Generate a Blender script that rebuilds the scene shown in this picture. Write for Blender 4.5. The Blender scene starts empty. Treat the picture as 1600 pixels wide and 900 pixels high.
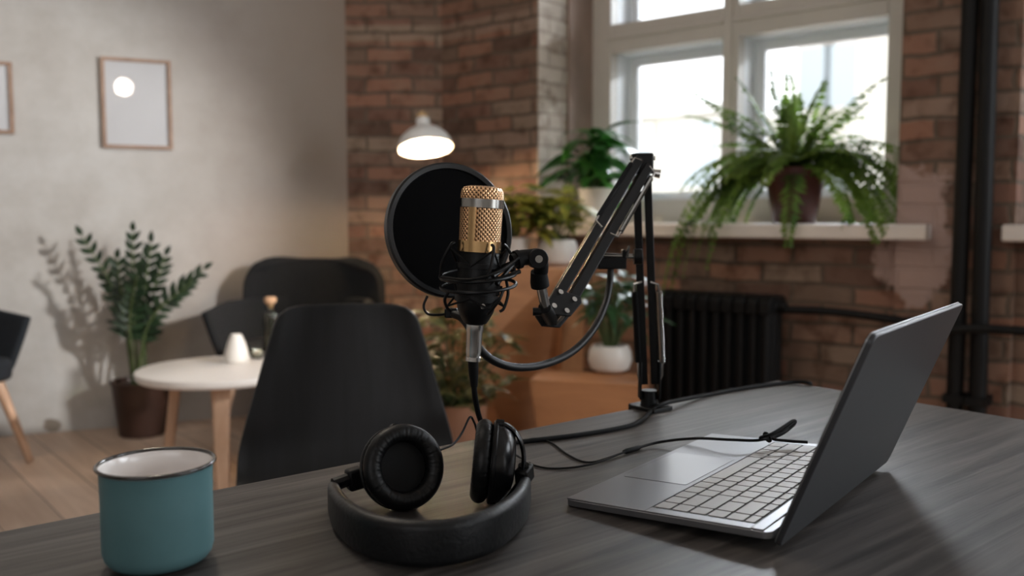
import bpy, math, random
from mathutils import Vector, Matrix, Euler
random.seed(7)
S = bpy.context.scene
COL = S.collection
PI = math.pi
V = Vector

# ------------------------------------------------------------------ camera
F = 1400.0
PIT = math.atan(107 / F)
CZ = 1.05
sp, cp = math.sin(PIT), math.cos(PIT)
cam_d = bpy.data.cameras.new('camera')
cam = bpy.data.objects.new('camera', cam_d)
COL.objects.link(cam)
cam.location = (0, 0, CZ)
cam.rotation_euler = (PI / 2 - PIT, 0, 0)
cam_d.sensor_width = 36
cam_d.lens = F / 1600 * 36
cam_d.clip_start = 0.02
cam_d.dof.use_dof = True
cam_d.dof.focus_distance = 1.02
cam_d.dof.aperture_fstop = 4.0
S.camera = cam

def ray(x, y):
    u = (x - 800) / F
    v = (450 - y) / F
    return V((u, cp + v * sp, -sp + v * cp))
def G(x, y, z):            # where a line of sight meets a level plane
    d = ray(x, y); t = (z - CZ) / d.z
    return V((d.x * t, d.y * t, z))
def P(x, y, Y):            # a point of a line of sight at distance Y into the room
    d = ray(x, y); t = Y / d.y
    return V((d.x * t, Y, CZ + d.z * t))
def PL(x, y, n, off):
    d = ray(x, y); t = off / (d.x * n[0] + d.y * n[1])
    return V((d.x * t, d.y * t, CZ + d.z * t))

# ------------------------------------------------------------------ mesh builder
class MB:
    def __init__(s, M=None):
        s.v = []; s.f = []; s.m = []; s.M = M; s.mi = 0; s.post = None
    def add(s, vs, fs):
        b = len(s.v)
        for p in vs:
            p = V(p)
            s.v.append(s.M @ p if s.M else p)
        for f in fs:
            s.f.append([b + i for i in f]); s.m.append(s.mi)
        return s
    def hexa(s, p):        # 8 points: bottom loop then top loop
        return s.add(p, [(3, 2, 1, 0), (4, 5, 6, 7), (0, 1, 5, 4), (1, 2, 6, 5), (2, 3, 7, 6), (3, 0, 4, 7)])
    def box(s, x0, x1, y0, y1, z0, z1):
        return s.hexa([(x0, y0, z0), (x1, y0, z0), (x1, y1, z0), (x0, y1, z0), (x0, y0, z1), (x1, y0, z1), (x1, y1, z1), (x0, y1, z1)])
    def obox(s, c, X, Y, Z):    # centre and three half vectors
        c, X, Y, Z = V(c), V(X), V(Y), V(Z)
        return s.hexa([c - X - Y - Z, c + X - Y - Z, c + X + Y - Z, c - X + Y - Z, c - X - Y + Z, c + X - Y + Z, c + X + Y + Z, c - X + Y + Z])
    def prism(s, poly, z0, z1):
        n = len(poly)
        vs = [(x, y, z0) for x, y in poly] + [(x, y, z1) for x, y in poly]
        fs = [tuple(reversed(range(n))), tuple(range(n, 2 * n))] + [(i, (i + 1) % n, n + (i + 1) % n, n + i) for i in range(n)]
        return s.add(vs, fs)
    def extrude(s, pts, vec):   # any planar loop swept along a vector
        n = len(pts); pts = [V(p) for p in pts]; vec = V(vec)
        fs = [tuple(reversed(range(n))), tuple(range(n, 2 * n))] + [(i, (i + 1) % n, n + (i + 1) % n, n + i) for i in range(n)]
        return s.add(pts + [p + vec for p in pts], fs)
    def tube(s, pts, r, n=10, caps=True, closed=False):
        pts = [V(p) for p in pts]; k = len(pts)
        rs = r if isinstance(r, (list, tuple)) else [r] * k
        T = []
        for i in range(k):
            if closed: d = pts[(i + 1) % k] - pts[i - 1]
            else: d = pts[min(i + 1, k - 1)] - pts[max(i - 1, 0)]
            T.append(d.normalized() if d.length > 1e-9 else V((0, 0, 1)))
        up = V((0, 0, 1)) if abs(T[0].z) < .9 else V((1, 0, 0))
        N = (up - T[0] * up.dot(T[0])).normalized()
        vs = []
        for i in range(k):
            N = (N - T[i] * N.dot(T[i]))
            N = N.normalized() if N.length > 1e-6 else T[i].orthogonal().normalized()
            B = T[i].cross(N)
            for j in range(n):
                a = 2 * PI * j / n
                vs.append(pts[i] + (N * math.cos(a) + B * math.sin(a)) * rs[i])
        fs = []
        for i in range(k if closed else k - 1):
            i2 = (i + 1) % k
            for j in range(n):
                fs.append((i * n + j, i * n + (j + 1) % n, i2 * n + (j + 1) % n, i2 * n + j))
        if caps and not closed:
            fs.append(tuple(reversed(range(n)))); fs.append(tuple((k - 1) * n + j for j in range(n)))
        return s.add(vs, fs)
    def cyl(s, a, b, r0, r1=None, n=20):
        return s.tube([a, b], [r0, r0 if r1 is None else r1], n)
    def lathe(s, prof, M=None, n=40):   # profile of (radius, height) turned about z
        M = M or Matrix.Identity(4)
        vs = []; fs = []; rings = []
        for r, z in prof:
            if r < 1e-6:
                rings.append((len(vs), 1)); vs.append(M @ V((0, 0, z)))
            else:
                rings.append((len(vs), n))
                for j in range(n):
                    a = 2 * PI * j / n
                    vs.append(M @ V((r * math.cos(a), r * math.sin(a), z)))
        for (a, na), (b, nb) in zip(rings, rings[1:]):
            for j in range(n):
                j2 = (j + 1) % n
                if na == 1 and nb == 1: continue
                if na == 1: fs.append((a, b + j2, b + j))
                elif nb == 1: fs.append((a + j, a + j2, b))
                else: fs.append((a + j, a + j2, b + j2, b + j))
        return s.add(vs, fs)
    def torus(s, M, R, r, n=48, m=10, a0=0, a1=2 * PI):
        full = abs(a1 - a0 - 2 * PI) < 1e-6
        k = n if full else n + 1
        pts = [M @ V((R * math.cos(a0 + (a1 - a0) * i / n), R * math.sin(a0 + (a1 - a0) * i / n), 0)) for i in range(k)]
        return s.tube(pts, r, m, closed=full)
    def sphere(s, c, r, n=16, m=10, sc=(1, 1, 1)):
        prof = [(r * math.sin(PI * i / m), -r * math.cos(PI * i / m)) for i in range(m + 1)]
        return s.lathe(prof, Matrix.Translation(V(c)) @ Matrix.Diagonal((sc[0], sc[1], sc[2], 1)), n)
    def leaf(s, b, d, nrm, L, w, k=5, curl=0.25, fold=.15, shape=.45):
        b, d, nrm = V(b), V(d).normalized(), V(nrm)
        sd = d.cross(nrm)
        if sd.length < 1e-5: sd = d.orthogonal()
        sd.normalize(); up = sd.cross(d).normalized()
        vs = []; fs = []
        for i in range(k + 1):
            t = i / k
            wd = w * .5 * math.sin(PI * t ** (math.log(.5) / math.log(shape))) if 0 < t < 1 else w * .02
            c = b + d * (L * t) - up * (curl * L * t * t)
            vs += [c - sd * wd + up * (fold * wd), c, c + sd * wd + up * (fold * wd)]
        for i in range(k):
            a = i * 3
            fs += [(a, a + 1, a + 4, a + 3), (a + 1, a + 2, a + 5, a + 4)]
        return s.add(vs, fs)
    def build(s, name, mat, parent=None, bevel=0, seg=2, sharp=35, solid=0, subd=0):
        me = bpy.data.meshes.new(name)
        if s.post: s.v = [s.post(p) for p in s.v]
        o0 = ORG.get(parent.name, V((0, 0, 0))) if parent else V((0, 0, 0))
        me.from_pydata([tuple(p - o0) for p in s.v], [], s.f)
        mats = mat if isinstance(mat, (list, tuple)) else [mat]
        for m in mats: me.materials.append(m)
        for p, i in zip(me.polygons, s.m):
            p.use_smooth = True; p.material_index = i
        me.update()
        if sharp: me.set_sharp_from_angle(angle=math.radians(sharp))
        o = bpy.data.objects.new(name, me)
        COL.objects.link(o)
        if parent:
            o.parent = parent
            ORG[o.name] = o0
        if solid:
            md = o.modifiers.new('solid', 'SOLIDIFY'); md.thickness = solid; md.offset = 0
        if subd:
            md = o.modifiers.new('sub', 'SUBSURF'); md.levels = subd; md.render_levels = subd
        if bevel:
            md = o.modifiers.new('bevel', 'BEVEL'); md.width = bevel; md.segments = seg
            md.limit_method = 'ANGLE'; md.angle_limit = math.radians(40)
        return o
ORG = {}      # mesh points are written in room coordinates; this holds each thing's base point

def tag(o, label=None, cat=None, group=None, kind=None):
    if label: o['label'] = label
    if cat: o['category'] = cat
    if group: o['group'] = group
    if kind: o['kind'] = kind
    return o
def thing(name, label, cat, loc, group=None, kind=None):
    o = bpy.data.objects.new(name, None); COL.objects.link(o)
    o.empty_display_size = .05
    o.location = loc
    ORG[o.name] = V(loc)
    return tag(o, label, cat, group, kind)
def copy_tree(o, parent=None):
    c = o.copy(); COL.objects.link(c)
    if parent: c.parent = parent
    for ch in [q for q in o.children]: copy_tree(ch, c)
    return c
def spline(pts, k=8):
    pts = [V(p) for p in pts]
    q = [pts[0] * 2 - pts[1]] + pts + [pts[-1] * 2 - pts[-2]]
    out = []
    for i in range(1, len(q) - 2):
        a, b, c, d = q[i - 1:i + 3]
        for j in range(k):
            t = j / k
            out.append(.5 * ((2 * b) + (c - a) * t + (2 * a - 5 * b + 4 * c - d) * t * t + (3 * b - a - 3 * c + d) * t ** 3))
    out.append(pts[-1])
    return out
def frame(o, z, x=None):    # matrix with its z axis along a direction
    z = V(z).normalized()
    x = V(x) if x is not None else (V((1, 0, 0)) if abs(z.x) < .9 else V((0, 1, 0)))
    x = (x - z * x.dot(z)).normalized(); y = z.cross(x)
    M = Matrix((x, y, z)).transposed().to_4x4(); M.translation = V(o)
    return M

# ------------------------------------------------------------------ materials
def mat(name, col, rough=.5, metal=0, var=0, scale=8, bump=0, bscale=60, emit=0, spec=.5, coat=0, trans=0, alpha=1, sub=0, stretch=None):
    m = bpy.data.materials.new(name); m.use_nodes = True
    nt = m.node_tree; N = nt.nodes; L = nt.links
    b = N['Principled BSDF']
    c4 = tuple(col) + (1,)
    b.inputs['Base Color'].default_value = c4
    b.inputs['Roughness'].default_value = rough
    b.inputs['Metallic'].default_value = metal
    b.inputs['Specular IOR Level'].default_value = spec
    b.inputs['Coat Weight'].default_value = coat
    b.inputs['Coat Roughness'].default_value = .15
    b.inputs['Transmission Weight'].default_value = trans
    b.inputs['Alpha'].default_value = alpha
    if emit:
        b.inputs['Emission Color'].default_value = c4; b.inputs['Emission Strength'].default_value = emit
    tc = N.new('ShaderNodeTexCoord')
    src = tc.outputs['Object']
    if stretch:
        mp = N.new('ShaderNodeMapping'); mp.inputs['Scale'].default_value = stretch
        L.new(src, mp.inputs['Vector']); src = mp.outputs['Vector']
    if var:
        n = N.new('ShaderNodeTexNoise'); n.inputs['Scale'].default_value = scale; n.inputs['Detail'].default_value = 5
        L.new(src, n.inputs['Vector'])
        r = N.new('ShaderNodeValToRGB')
        r.color_ramp.elements[0].position = .3; r.color_ramp.elements[1].position = .7
        r.color_ramp.elements[0].color = tuple(max(0, x * (1 - var)) for x in col) + (1,)
        r.color_ramp.elements[1].color = tuple(min(1, x * (1 + var)) for x in col) + (1,)
        L.new(n.outputs['Fac'], r.inputs['Fac']); L.new(r.outputs['Color'], b.inputs['Base Color'])
    if bump:
        n = N.new('ShaderNodeTexNoise'); n.inputs['Scale'].default_value = bscale; n.inputs['Detail'].default_value = 4
        L.new(src, n.inputs['Vector'])
        bp = N.new('ShaderNodeBump'); bp.inputs['Strength'].default_value = bump; bp.inputs['Distance'].default_value = .01
        L.new(n.outputs['Fac'], bp.inputs['Height']); L.new(bp.outputs['Normal'], b.inputs['Normal'])
    return m
def leafmat(name, c1, c2, scale=9, rough=.4, trans=.3):
    m = mat(name, c1, rough)
    nt = m.node_tree; N = nt.nodes; L = nt.links; b = N['Principled BSDF']
    tc = N.new('ShaderNodeTexCoord'); n = N.new('ShaderNodeTexNoise'); n.inputs['Scale'].default_value = scale; n.inputs['Detail'].default_value = 3
    r = N.new('ShaderNodeValToRGB')
    r.color_ramp.elements[0].position = .35; r.color_ramp.elements[1].position = .65
    r.color_ramp.elements[0].color = tuple(c1) + (1,); r.color_ramp.elements[1].color = tuple(c2) + (1,)
    L.new(tc.outputs['Object'], n.inputs['Vector']); L.new(n.outputs['Fac'], r.inputs['Fac']); L.new(r.outputs['Color'], b.inputs['Base Color'])
    t = N.new('ShaderNodeBsdfTranslucent'); L.new(r.outputs['Color'], t.inputs['Color'])
    mx = N.new('ShaderNodeMixShader'); mx.inputs['Fac'].default_value = trans
    L.new(b.outputs['BSDF'], mx.inputs[1]); L.new(t.outputs['BSDF'], mx.inputs[2])
    L.new(mx.outputs['Shader'], N['Material Output'].inputs['Surface'])
    return m
def brickmat(name, bricks, mortar, pale, patch=None, bands=(), bright=1.0):
    m = bpy.data.materials.new(name); m.use_nodes = True
    nt = m.node_tree; N = nt.nodes; L = nt.links; b = N['Principled BSDF']
    b.inputs['Roughness'].default_value = .92; b.inputs['Specular IOR Level'].default_value = .15
    tc = N.new('ShaderNodeTexCoord'); sx = N.new('ShaderNodeSeparateXYZ'); L.new(tc.outputs['Object'], sx.inputs[0])
    ad = N.new('ShaderNodeMath'); L.new(sx.outputs['X'], ad.inputs[0]); L.new(sx.outputs['Y'], ad.inputs[1])
    wob = N.new('ShaderNodeTexNoise'); wob.inputs['Scale'].default_value = 5; wob.inputs['Detail'].default_value = 3
    L.new(tc.outputs['Object'], wob.inputs['Vector'])
    w2 = N.new('ShaderNodeMath'); w2.operation = 'MULTIPLY_ADD'; w2.inputs[1].default_value = .035
    L.new(wob.outputs['Fac'], w2.inputs[0]); L.new(sx.outputs['Z'], w2.inputs[2])
    w3 = N.new('ShaderNodeMath'); w3.operation = 'MULTIPLY_ADD'; w3.inputs[1].default_value = .04
    wob2 = N.new('ShaderNodeTexNoise'); wob2.inputs['Scale'].default_value = 7
    L.new(tc.outputs['Object'], wob2.inputs['Vector']); L.new(wob2.outputs['Fac'], w3.inputs[0]); L.new(ad.outputs[0], w3.inputs[2])
    cb = N.new('ShaderNodeCombineXYZ'); L.new(w3.outputs[0], cb.inputs['X']); L.new(w2.outputs[0], cb.inputs['Y'])
    br = N.new('ShaderNodeTexBrick')
    br.inputs['Scale'].default_value = 1; br.inputs['Brick Width'].default_value = .255; br.inputs['Row Height'].default_value = .080
    br.inputs['Mortar Size'].default_value = .009; br.inputs['Mortar Smooth'].default_value = .35; br.inputs['Bias'].default_value = 0
    br.inputs['Color1'].default_value = (0, 0, 0, 1); br.inputs['Color2'].default_value = (1, 1, 1, 1); br.inputs['Mortar'].default_value = (.5, .5, .5, 1)
    br.offset = .5
    L.new(cb.outputs[0], br.inputs['Vector'])
    ramp = N.new('ShaderNodeValToRGB'); e = ramp.color_ramp.elements
    ramp.color_ramp.interpolation = 'LINEAR'
    while len(e) < len(bricks): e.new(.5)
    for i, c in enumerate(bricks):
        e[i].position = i / (len(bricks) - 1); e[i].color = tuple(x * bright for x in c) + (1,)
    L.new(br.outputs['Color'], ramp.inputs['Fac'])
    cur = ramp.outputs['Color']
    def mix(fac, a, bcol, factor=1.0, blend='MIX'):
        x = N.new('ShaderNodeMix'); x.data_type = 'RGBA'; x.blend_type = blend
        if fac is not None: L.new(fac, x.inputs['Factor'])
        else: x.inputs['Factor'].default_value = factor
        L.new(a, x.inputs['A'])
        if isinstance(bcol, tuple): x.inputs['B'].default_value = bcol + (1,)
        else: L.new(bcol, x.inputs['B'])
        return x.outputs['Result']
    # pale rows of painted bricks
    for z0, z1 in bands:
        lo = N.new('ShaderNodeMath'); lo.operation = 'GREATER_THAN'; lo.inputs[1].default_value = z0; L.new(w2.outputs[0], lo.inputs[0])
        hi = N.new('ShaderNodeMath'); hi.operation = 'LESS_THAN'; hi.inputs[1].default_value = z1; L.new(w2.outputs[0], hi.inputs[0])
        mu = N.new('ShaderNodeMath'); mu.operation = 'MULTIPLY'; L.new(lo.outputs[0], mu.inputs[0]); L.new(hi.outputs[0], mu.inputs[1])
        m2 = N.new('ShaderNodeMath'); m2.operation = 'MULTIPLY'; m2.inputs[1].default_value = .75; L.new(mu.outputs[0], m2.inputs[0])
        cur = mix(m2.outputs[0], cur, tuple(x * bright for x in pale))
    # worn blotches
    n1 = N.new('ShaderNodeTexNoise'); n1.inputs['Scale'].default_value = 3.2; n1.inputs['Detail'].default_value = 8; n1.inputs['Roughness'].default_value = .65
    L.new(tc.outputs['Object'], n1.inputs['Vector'])
    r1 = N.new('ShaderNodeValToRGB'); r1.color_ramp.elements[0].position = .5; r1.color_ramp.elements[1].position = .75
    L.new(n1.outputs['Fac'], r1.inputs['Fac'])
    mm = N.new('ShaderNodeMath'); mm.operation = 'MULTIPLY'; mm.inputs[1].default_value = .5; L.new(r1.outputs['Color'], mm.inputs[0])
    cur = mix(mm.outputs[0], cur, tuple(x * bright for x in pale))
    # mortar
    mo = N.new('ShaderNodeMath'); mo.operation = 'MULTIPLY'; mo.inputs[1].default_value = .9; L.new(br.outputs['Fac'], mo.inputs[0])
    cur = mix(mo.outputs[0], cur, tuple(x * bright for x in mortar))
    # dark pits
    n2 = N.new('ShaderNodeTexNoise'); n2.inputs['Scale'].default_value = 11; n2.inputs['Detail'].default_value = 6
    L.new(tc.outputs['Object'], n2.inputs['Vector'])
    r2 = N.new('ShaderNodeValToRGB'); r2.color_ramp.elements[0].position = .3; r2.color_ramp.elements[1].position = .5
    r2.color_ramp.elements[0].color = (.58, .53, .5, 1); r2.color_ramp.elements[1].color = (1, 1, 1, 1)
    L.new(n2.outputs['Fac'], r2.inputs['Fac'])
    cur = mix(None, cur, r2.outputs['Color'], 1.0, 'MULTIPLY')
    if patch:      # flaking plaster left on the brick: ((x, y, z), radius, colour)
        for pc, pr, pcol in patch:
            vd = N.new('ShaderNodeVectorMath'); vd.operation = 'DISTANCE'; vd.inputs[1].default_value = pc
            L.new(tc.outputs['Object'], vd.inputs[0])
            ma = N.new('ShaderNodeMath'); ma.operation = 'MULTIPLY_ADD'; ma.inputs[1].default_value = .45; L.new(n1.outputs['Fac'], ma.inputs[0]); L.new(vd.outputs['Value'], ma.inputs[2])
            lt = N.new('ShaderNodeMapRange'); lt.inputs['From Min'].default_value = pr + .225; lt.inputs['From Max'].default_value = pr + .205
            L.new(ma.outputs[0], lt.inputs['Value'])
            cur = mix(lt.outputs['Result'], cur, pcol)
    L.new(cur, b.inputs['Base Color'])
    bp = N.new('ShaderNodeBump'); bp.inputs['Strength'].default_value = .7; bp.inputs['Distance'].default_value = .015
    hs = N.new('ShaderNodeMath'); hs.operation = 'MULTIPLY_ADD'; hs.inputs[1].default_value = -1; L.new(br.outputs['Fac'], hs.inputs[0]); L.new(n2.outputs['Fac'], hs.inputs[2])
    L.new(hs.outputs[0], bp.inputs['Height']); L.new(bp.outputs['Normal'], b.inputs['Normal'])
    return m
def plastermat(name):
    m = bpy.data.materials.new(name); m.use_nodes = True
    nt = m.node_tree; N = nt.nodes; L = nt.links; b = N['Principled BSDF']
    b.inputs['Roughness'].default_value = .85; b.inputs['Specular IOR Level'].default_value = .2
    tc = N.new('ShaderNodeTexCoord')
    def noise(sc, det, rough=.6):
        n = N.new('ShaderNodeTexNoise'); n.inputs['Scale'].default_value = sc; n.inputs['Detail'].default_value = det; n.inputs['Roughness'].default_value = rough
        L.new(tc.outputs['Object'], n.inputs['Vector']); return n
    n1 = noise(.9, 7); r = N.new('ShaderNodeValToRGB'); e = r.color_ramp.elements
    e[0].position = .32; e[0].color = (.36, .335, .315, 1); e[1].position = .62; e[1].color = (.54, .54, .535, 1)
    k = e.new(.47); k.color = (.475, .465, .45, 1)
    L.new(n1.outputs['Fac'], r.inputs['Fac'])
    n2 = noise(5, 8, .7); r2 = N.new('ShaderNodeValToRGB'); r2.color_ramp.elements[0].position = .3; r2.color_ramp.elements[1].position = .7
    r2.color_ramp.elements[0].color = (.86, .84, .82, 1); r2.color_ramp.elements[1].color = (1.05, 1.05, 1.05, 1)
    L.new(n2.outputs['Fac'], r2.inputs['Fac'])
    x = N.new('ShaderNodeMix'); x.data_type = 'RGBA'; x.blend_type = 'MULTIPLY'; x.inputs['Factor'].default_value = 1
    L.new(r.outputs['Color'], x.inputs['A']); L.new(r2.outputs['Color'], x.inputs['B'])
    # browner and darker towards the brick
    sx = N.new('ShaderNodeSeparateXYZ'); L.new(tc.outputs['Object'], sx.inputs[0])
    mr = N.new('ShaderNodeMapRange'); mr.inputs['From Min'].default_value = -1.15; mr.inputs['From Max'].default_value = 0.0
    mr.inputs['To Min'].default_value = 0; mr.inputs['To Max'].default_value = 1.0
    na = N.new('ShaderNodeMath'); na.operation = 'MULTIPLY_ADD'; na.inputs[1].default_value = .9; na.inputs[2].default_value = -.45
    L.new(n1.outputs['Fac'], na.inputs[0])
    aa = N.new('ShaderNodeMath'); L.new(na.outputs[0], aa.inputs[0]); L.new(sx.outputs['X'], aa.inputs[1]); L.new(aa.outputs[0], mr.inputs['Value'])
    y = N.new('ShaderNodeMix'); y.data_type = 'RGBA'
    L.new(mr.outputs['Result'], y.inputs['Factor']); L.new(x.outputs['Result'], y.inputs['A']); y.inputs['B'].default_value = (.30, .245, .205, 1)
    L.new(y.outputs['Result'], b.inputs['Base Color'])
    bp = N.new('ShaderNodeBump'); bp.inputs['Strength'].default_value = .25; bp.inputs['Distance'].default_value = .01
    L.new(n2.outputs['Fac'], bp.inputs['Height']); L.new(bp.outputs['Normal'], b.inputs['Normal'])
    return m
def woodmat(name, c1, c2, ang=0, grain=(1.2, 22, 22), rough=.5, planks=0, gap=(.05, .04, .035), coat=0, plen=1.6, bump=.15, spec=.5):
    m = bpy.data.materials.new(name); m.use_nodes = True
    nt = m.node_tree; N = nt.nodes; L = nt.links; b = N['Principled BSDF']
    b.inputs['Roughness'].default_value = rough; b.inputs['Coat Weight'].default_value = coat; b.inputs['Specular IOR Level'].default_value = spec
    tc = N.new('ShaderNodeTexCoord')
    rt = N.new('ShaderNodeMapping'); rt.inputs['Rotation'].default_value = (0, 0, ang); L.new(tc.outputs['Object'], rt.inputs['Vector'])
    mp = N.new('ShaderNodeMapping'); mp.inputs['Scale'].default_value = grain; L.new(rt.outputs['Vector'], mp.inputs['Vector'])
    src = mp.outputs['Vector']
    fac = None
    if planks:
        br = N.new('ShaderNodeTexBrick'); br.inputs['Scale'].default_value = 1; br.inputs['Brick Width'].default_value = plen; br.inputs['Row Height'].default_value = planks
        br.inputs['Mortar Size'].default_value = .0025; br.inputs['Color1'].default_value = (0, 0, 0, 1); br.inputs['Color2'].default_value = (1, 1, 1, 1)
        br.offset = .37
        L.new(rt.outputs['Vector'], br.inputs['Vector'])
        ad = N.new('ShaderNodeVectorMath'); ad.operation = 'MULTIPLY_ADD'; ad.inputs[1].default_value = (13, 7, 5)
        L.new(br.outputs['Color'], ad.inputs[0]); L.new(src, ad.inputs[2]); src = ad.outputs['Vector']
        fac = br
    n = N.new('ShaderNodeTexNoise'); n.inputs['Scale'].default_value = 1.6; n.inputs['Detail'].default_value = 9; n.inputs['Roughness'].default_value = .62; n.inputs['Distortion'].default_value = .6
    L.new(src, n.inputs['Vector'])
    r = N.new('ShaderNodeValToRGB'); r.color_ramp.elements[0].position = .33; r.color_ramp.elements[1].position = .67
    r.color_ramp.elements[0].color = tuple(c1) + (1,); r.color_ramp.elements[1].color = tuple(c2) + (1,)
    L.new(n.outputs['Fac'], r.inputs['Fac']); cur = r.outputs['Color']
    if fac:
        x = N.new('ShaderNodeMix'); x.data_type = 'RGBA'; x.blend_type = 'MULTIPLY'; x.inputs['Factor'].default_value = .25
        L.new(cur, x.inputs['A']); L.new(fac.outputs['Color'], x.inputs['B']); cur = x.outputs['Result']
        x = N.new('ShaderNodeMix'); x.data_type = 'RGBA'; L.new(fac.outputs['Fac'], x.inputs['Factor']); L.new(cur, x.inputs['A']); x.inputs['B'].default_value = tuple(gap) + (1,)
        cur = x.outputs['Result']
    L.new(cur, b.inputs['Base Color'])
    bp = N.new('ShaderNodeBump'); bp.inputs['Strength'].default_value = bump; bp.inputs['Distance'].default_value = .003
    L.new(n.outputs['Fac'], bp.inputs['Height']); L.new(bp.outputs['Normal'], b.inputs['Normal'])
    return m
def glassmat(name, tint=(1, 1, 1), refl=.08):
    m = bpy.data.materials.new(name); m.use_nodes = True
    nt = m.node_tree; N = nt.nodes; L = nt.links; N.remove(N['Principled BSDF'])
    t = N.new('ShaderNodeBsdfTransparent'); t.inputs['Color'].default_value = tuple(tint) + (1,)
    g = N.new('ShaderNodeBsdfGlossy'); g.inputs['Roughness'].default_value = .03
    lw = N.new('ShaderNodeFresnel'); lw.inputs['IOR'].default_value = 1.45
    mx = N.new('ShaderNodeMixShader'); L.new(lw.outputs['Fac'], mx.inputs['Fac'])
    L.new(t.outputs[0], mx.inputs[1]); L.new(g.outputs[0], mx.inputs[2]); L.new(mx.outputs[0], N['Material Output'].inputs['Surface'])
    return m

M_ = {}
M_['plaster'] = plastermat('aged plaster')
M_['black_plastic'] = mat('black plastic', (.0035, .0035, .0038), .45, bump=.05, bscale=400, spec=.22)
M_['gloss_black'] = mat('gloss black', (.005, .005, .0055), .24, spec=.4)
M_['rubber'] = mat('rubber', (.004, .004, .0043), .6, spec=.18)
M_['black_metal'] = mat('black metal', (.0035, .0035, .0038), .4, spec=.25)
M_['steel'] = mat('steel', (.62, .61, .59), .24, metal=1)
M_['chrome'] = mat('dark chrome', (.34, .33, .31), .2, metal=1)
M_['gold'] = mat('gold band', (.62, .40, .19), .22, metal=1)
M_['leather'] = mat('black leatherette', (.0035, .0035, .0038), .42, bump=.12, bscale=90, spec=.28)
M_['white_paint'] = mat('white window paint', (.66, .63, .585), .5, var=.06, scale=4)
M_['white_lining'] = mat('white lining', (.88, .91, .94), .5)
M_['sill_paint'] = mat('sill paint', (.74, .68, .63), .45, var=.08, scale=6)
M_['white_ceramic'] = mat('white ceramic', (.74, .70, .65), .35, var=.04, scale=10)
M_['teal'] = mat('teal enamel', (.10, .20, .215), .5, var=.05, scale=30, spec=.3)
M_['white_enamel'] = mat('white enamel', (.80, .75, .72), .18, coat=.5)
M_['dark_enamel'] = mat('dark rim enamel', (.03, .025, .022), .15, coat=.5)
M_['alu'] = mat('grey aluminium', (.23, .23, .245), .36, metal=.75)
M_['alu_dark'] = mat('lid aluminium', (.068, .070, .077), .42, metal=.6)
M_['key'] = mat('grey key', (.36, .35, .34), .5, metal=.2)
M_['key_well'] = mat('key well', (.01, .01, .011), .6)
M_['screen'] = mat('screen off', (.005, .005, .006), .08)
M_['dark_fabric'] = mat('charcoal fabric', (.0065, .0072, .0088), .95, var=.25, scale=60, bump=.2, bscale=300)
M_['navy_fabric'] = mat('slate fabric', (.009, .012, .017), .95, var=.25, scale=60, bump=.2, bscale=300)
M_['oak'] = woodmat('light beech', (.44, .27, .17), (.58, .38, .26), grain=(14, 14, 1.5), rough=.5)
M_['frame_wood'] = woodmat('frame wood', (.26, .16, .11), (.38, .25, .18), grain=(6, 6, 6), rough=.5)
M_['white_top'] = mat('white tabletop', (.82, .78, .75), .4, var=.03, scale=5)
M_['ply'] = woodmat('pedestal wood', (.36, .155, .065), (.50, .23, .10), grain=(2, 2, 9), rough=.55)
M_['terracotta'] = mat('red brown pot', (.075, .017, .014), .42, var=.2, scale=7)
M_['clay'] = mat('clay pot', (.30, .15, .09), .7, var=.15, scale=9)
M_['dark_pot'] = mat('dark brown pot', (.045, .020, .013), .5, var=.25, scale=5)
M_['soil'] = mat('soil', (.02, .014, .01), .95, var=.4, scale=60, bump=.6, bscale=80)
M_['stem'] = mat('stem', (.07, .10, .035), .55, var=.2, scale=20)
M_['zz'] = leafmat('zz leaf', (.007, .019, .008), (.020, .045, .017), 14, .38, .1)
M_['fern'] = leafmat('fern leaf', (.06, .13, .022), (.22, .33, .06), 6, .5, .5)
M_['lily'] = leafmat('lily leaf', (.014, .06, .012), (.05, .19, .028), 9, .3, .3)
M_['croton'] = leafmat('yellow green leaf', (.12, .17, .025), (.42, .38, .07), 22, .4, .3)
M_['bush'] = leafmat('olive leaf', (.055, .065, .02), (.20, .16, .055), 22, .45, .25)
M_['darkleaf'] = leafmat('dark leaf', (.02, .06, .02), (.06, .14, .05), 12, .4, .2)
M_['iron'] = mat('black iron', (.0035, .0035, .0038), .55, spec=.25, var=.2, scale=12, bump=.1, bscale=40)
M_['paper'] = mat('print paper', (.62, .62, .64), .7, var=.06, scale=3)
M_['glass'] = glassmat('window glass')
M_['bottle_glass'] = glassmat('bottle glass', (.86, .87, .80))
M_['cork'] = mat('cork', (.55, .33, .19), .8, var=.2, scale=60)
M_['lamp_white'] = mat('lamp white', (.80, .80, .79), .3)
M_['brass'] = mat('brass', (.65, .45, .24), .3, metal=1)
M_['bulb'] = mat('bulb', (1, .86, .62), .4, emit=10)
M_['ceiling'] = mat('ceiling paint', (.55, .53, .50), .9, var=.05, scale=2)
M_['facade'] = mat('pale facade', (.52, .485, .42), .9, var=.04, scale=.6)
M_['far_trim'] = mat('far trim', (.55, .53, .49), .8)
M_['far_pane'] = mat('far pane', (.36, .40, .42), .5)
M_['asphalt'] = mat('pale street', (.6, .6, .6), .9, var=.1, scale=1)
M_['desk'] = woodmat('charcoal stained desk', (.018, .0155, .0145), (.105, .094, .087), ang=-math.radians(39.4), grain=(1.6, 34, 34), rough=.45, bump=.3, spec=.36)
M_['floor'] = woodmat('light plank floor', (.54, .385, .285), (.70, .53, .41), ang=math.radians(50.2), grain=(1.0, 12, 12), rough=.5, planks=.19, gap=(.12, .08, .06), plen=3.2)
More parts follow.
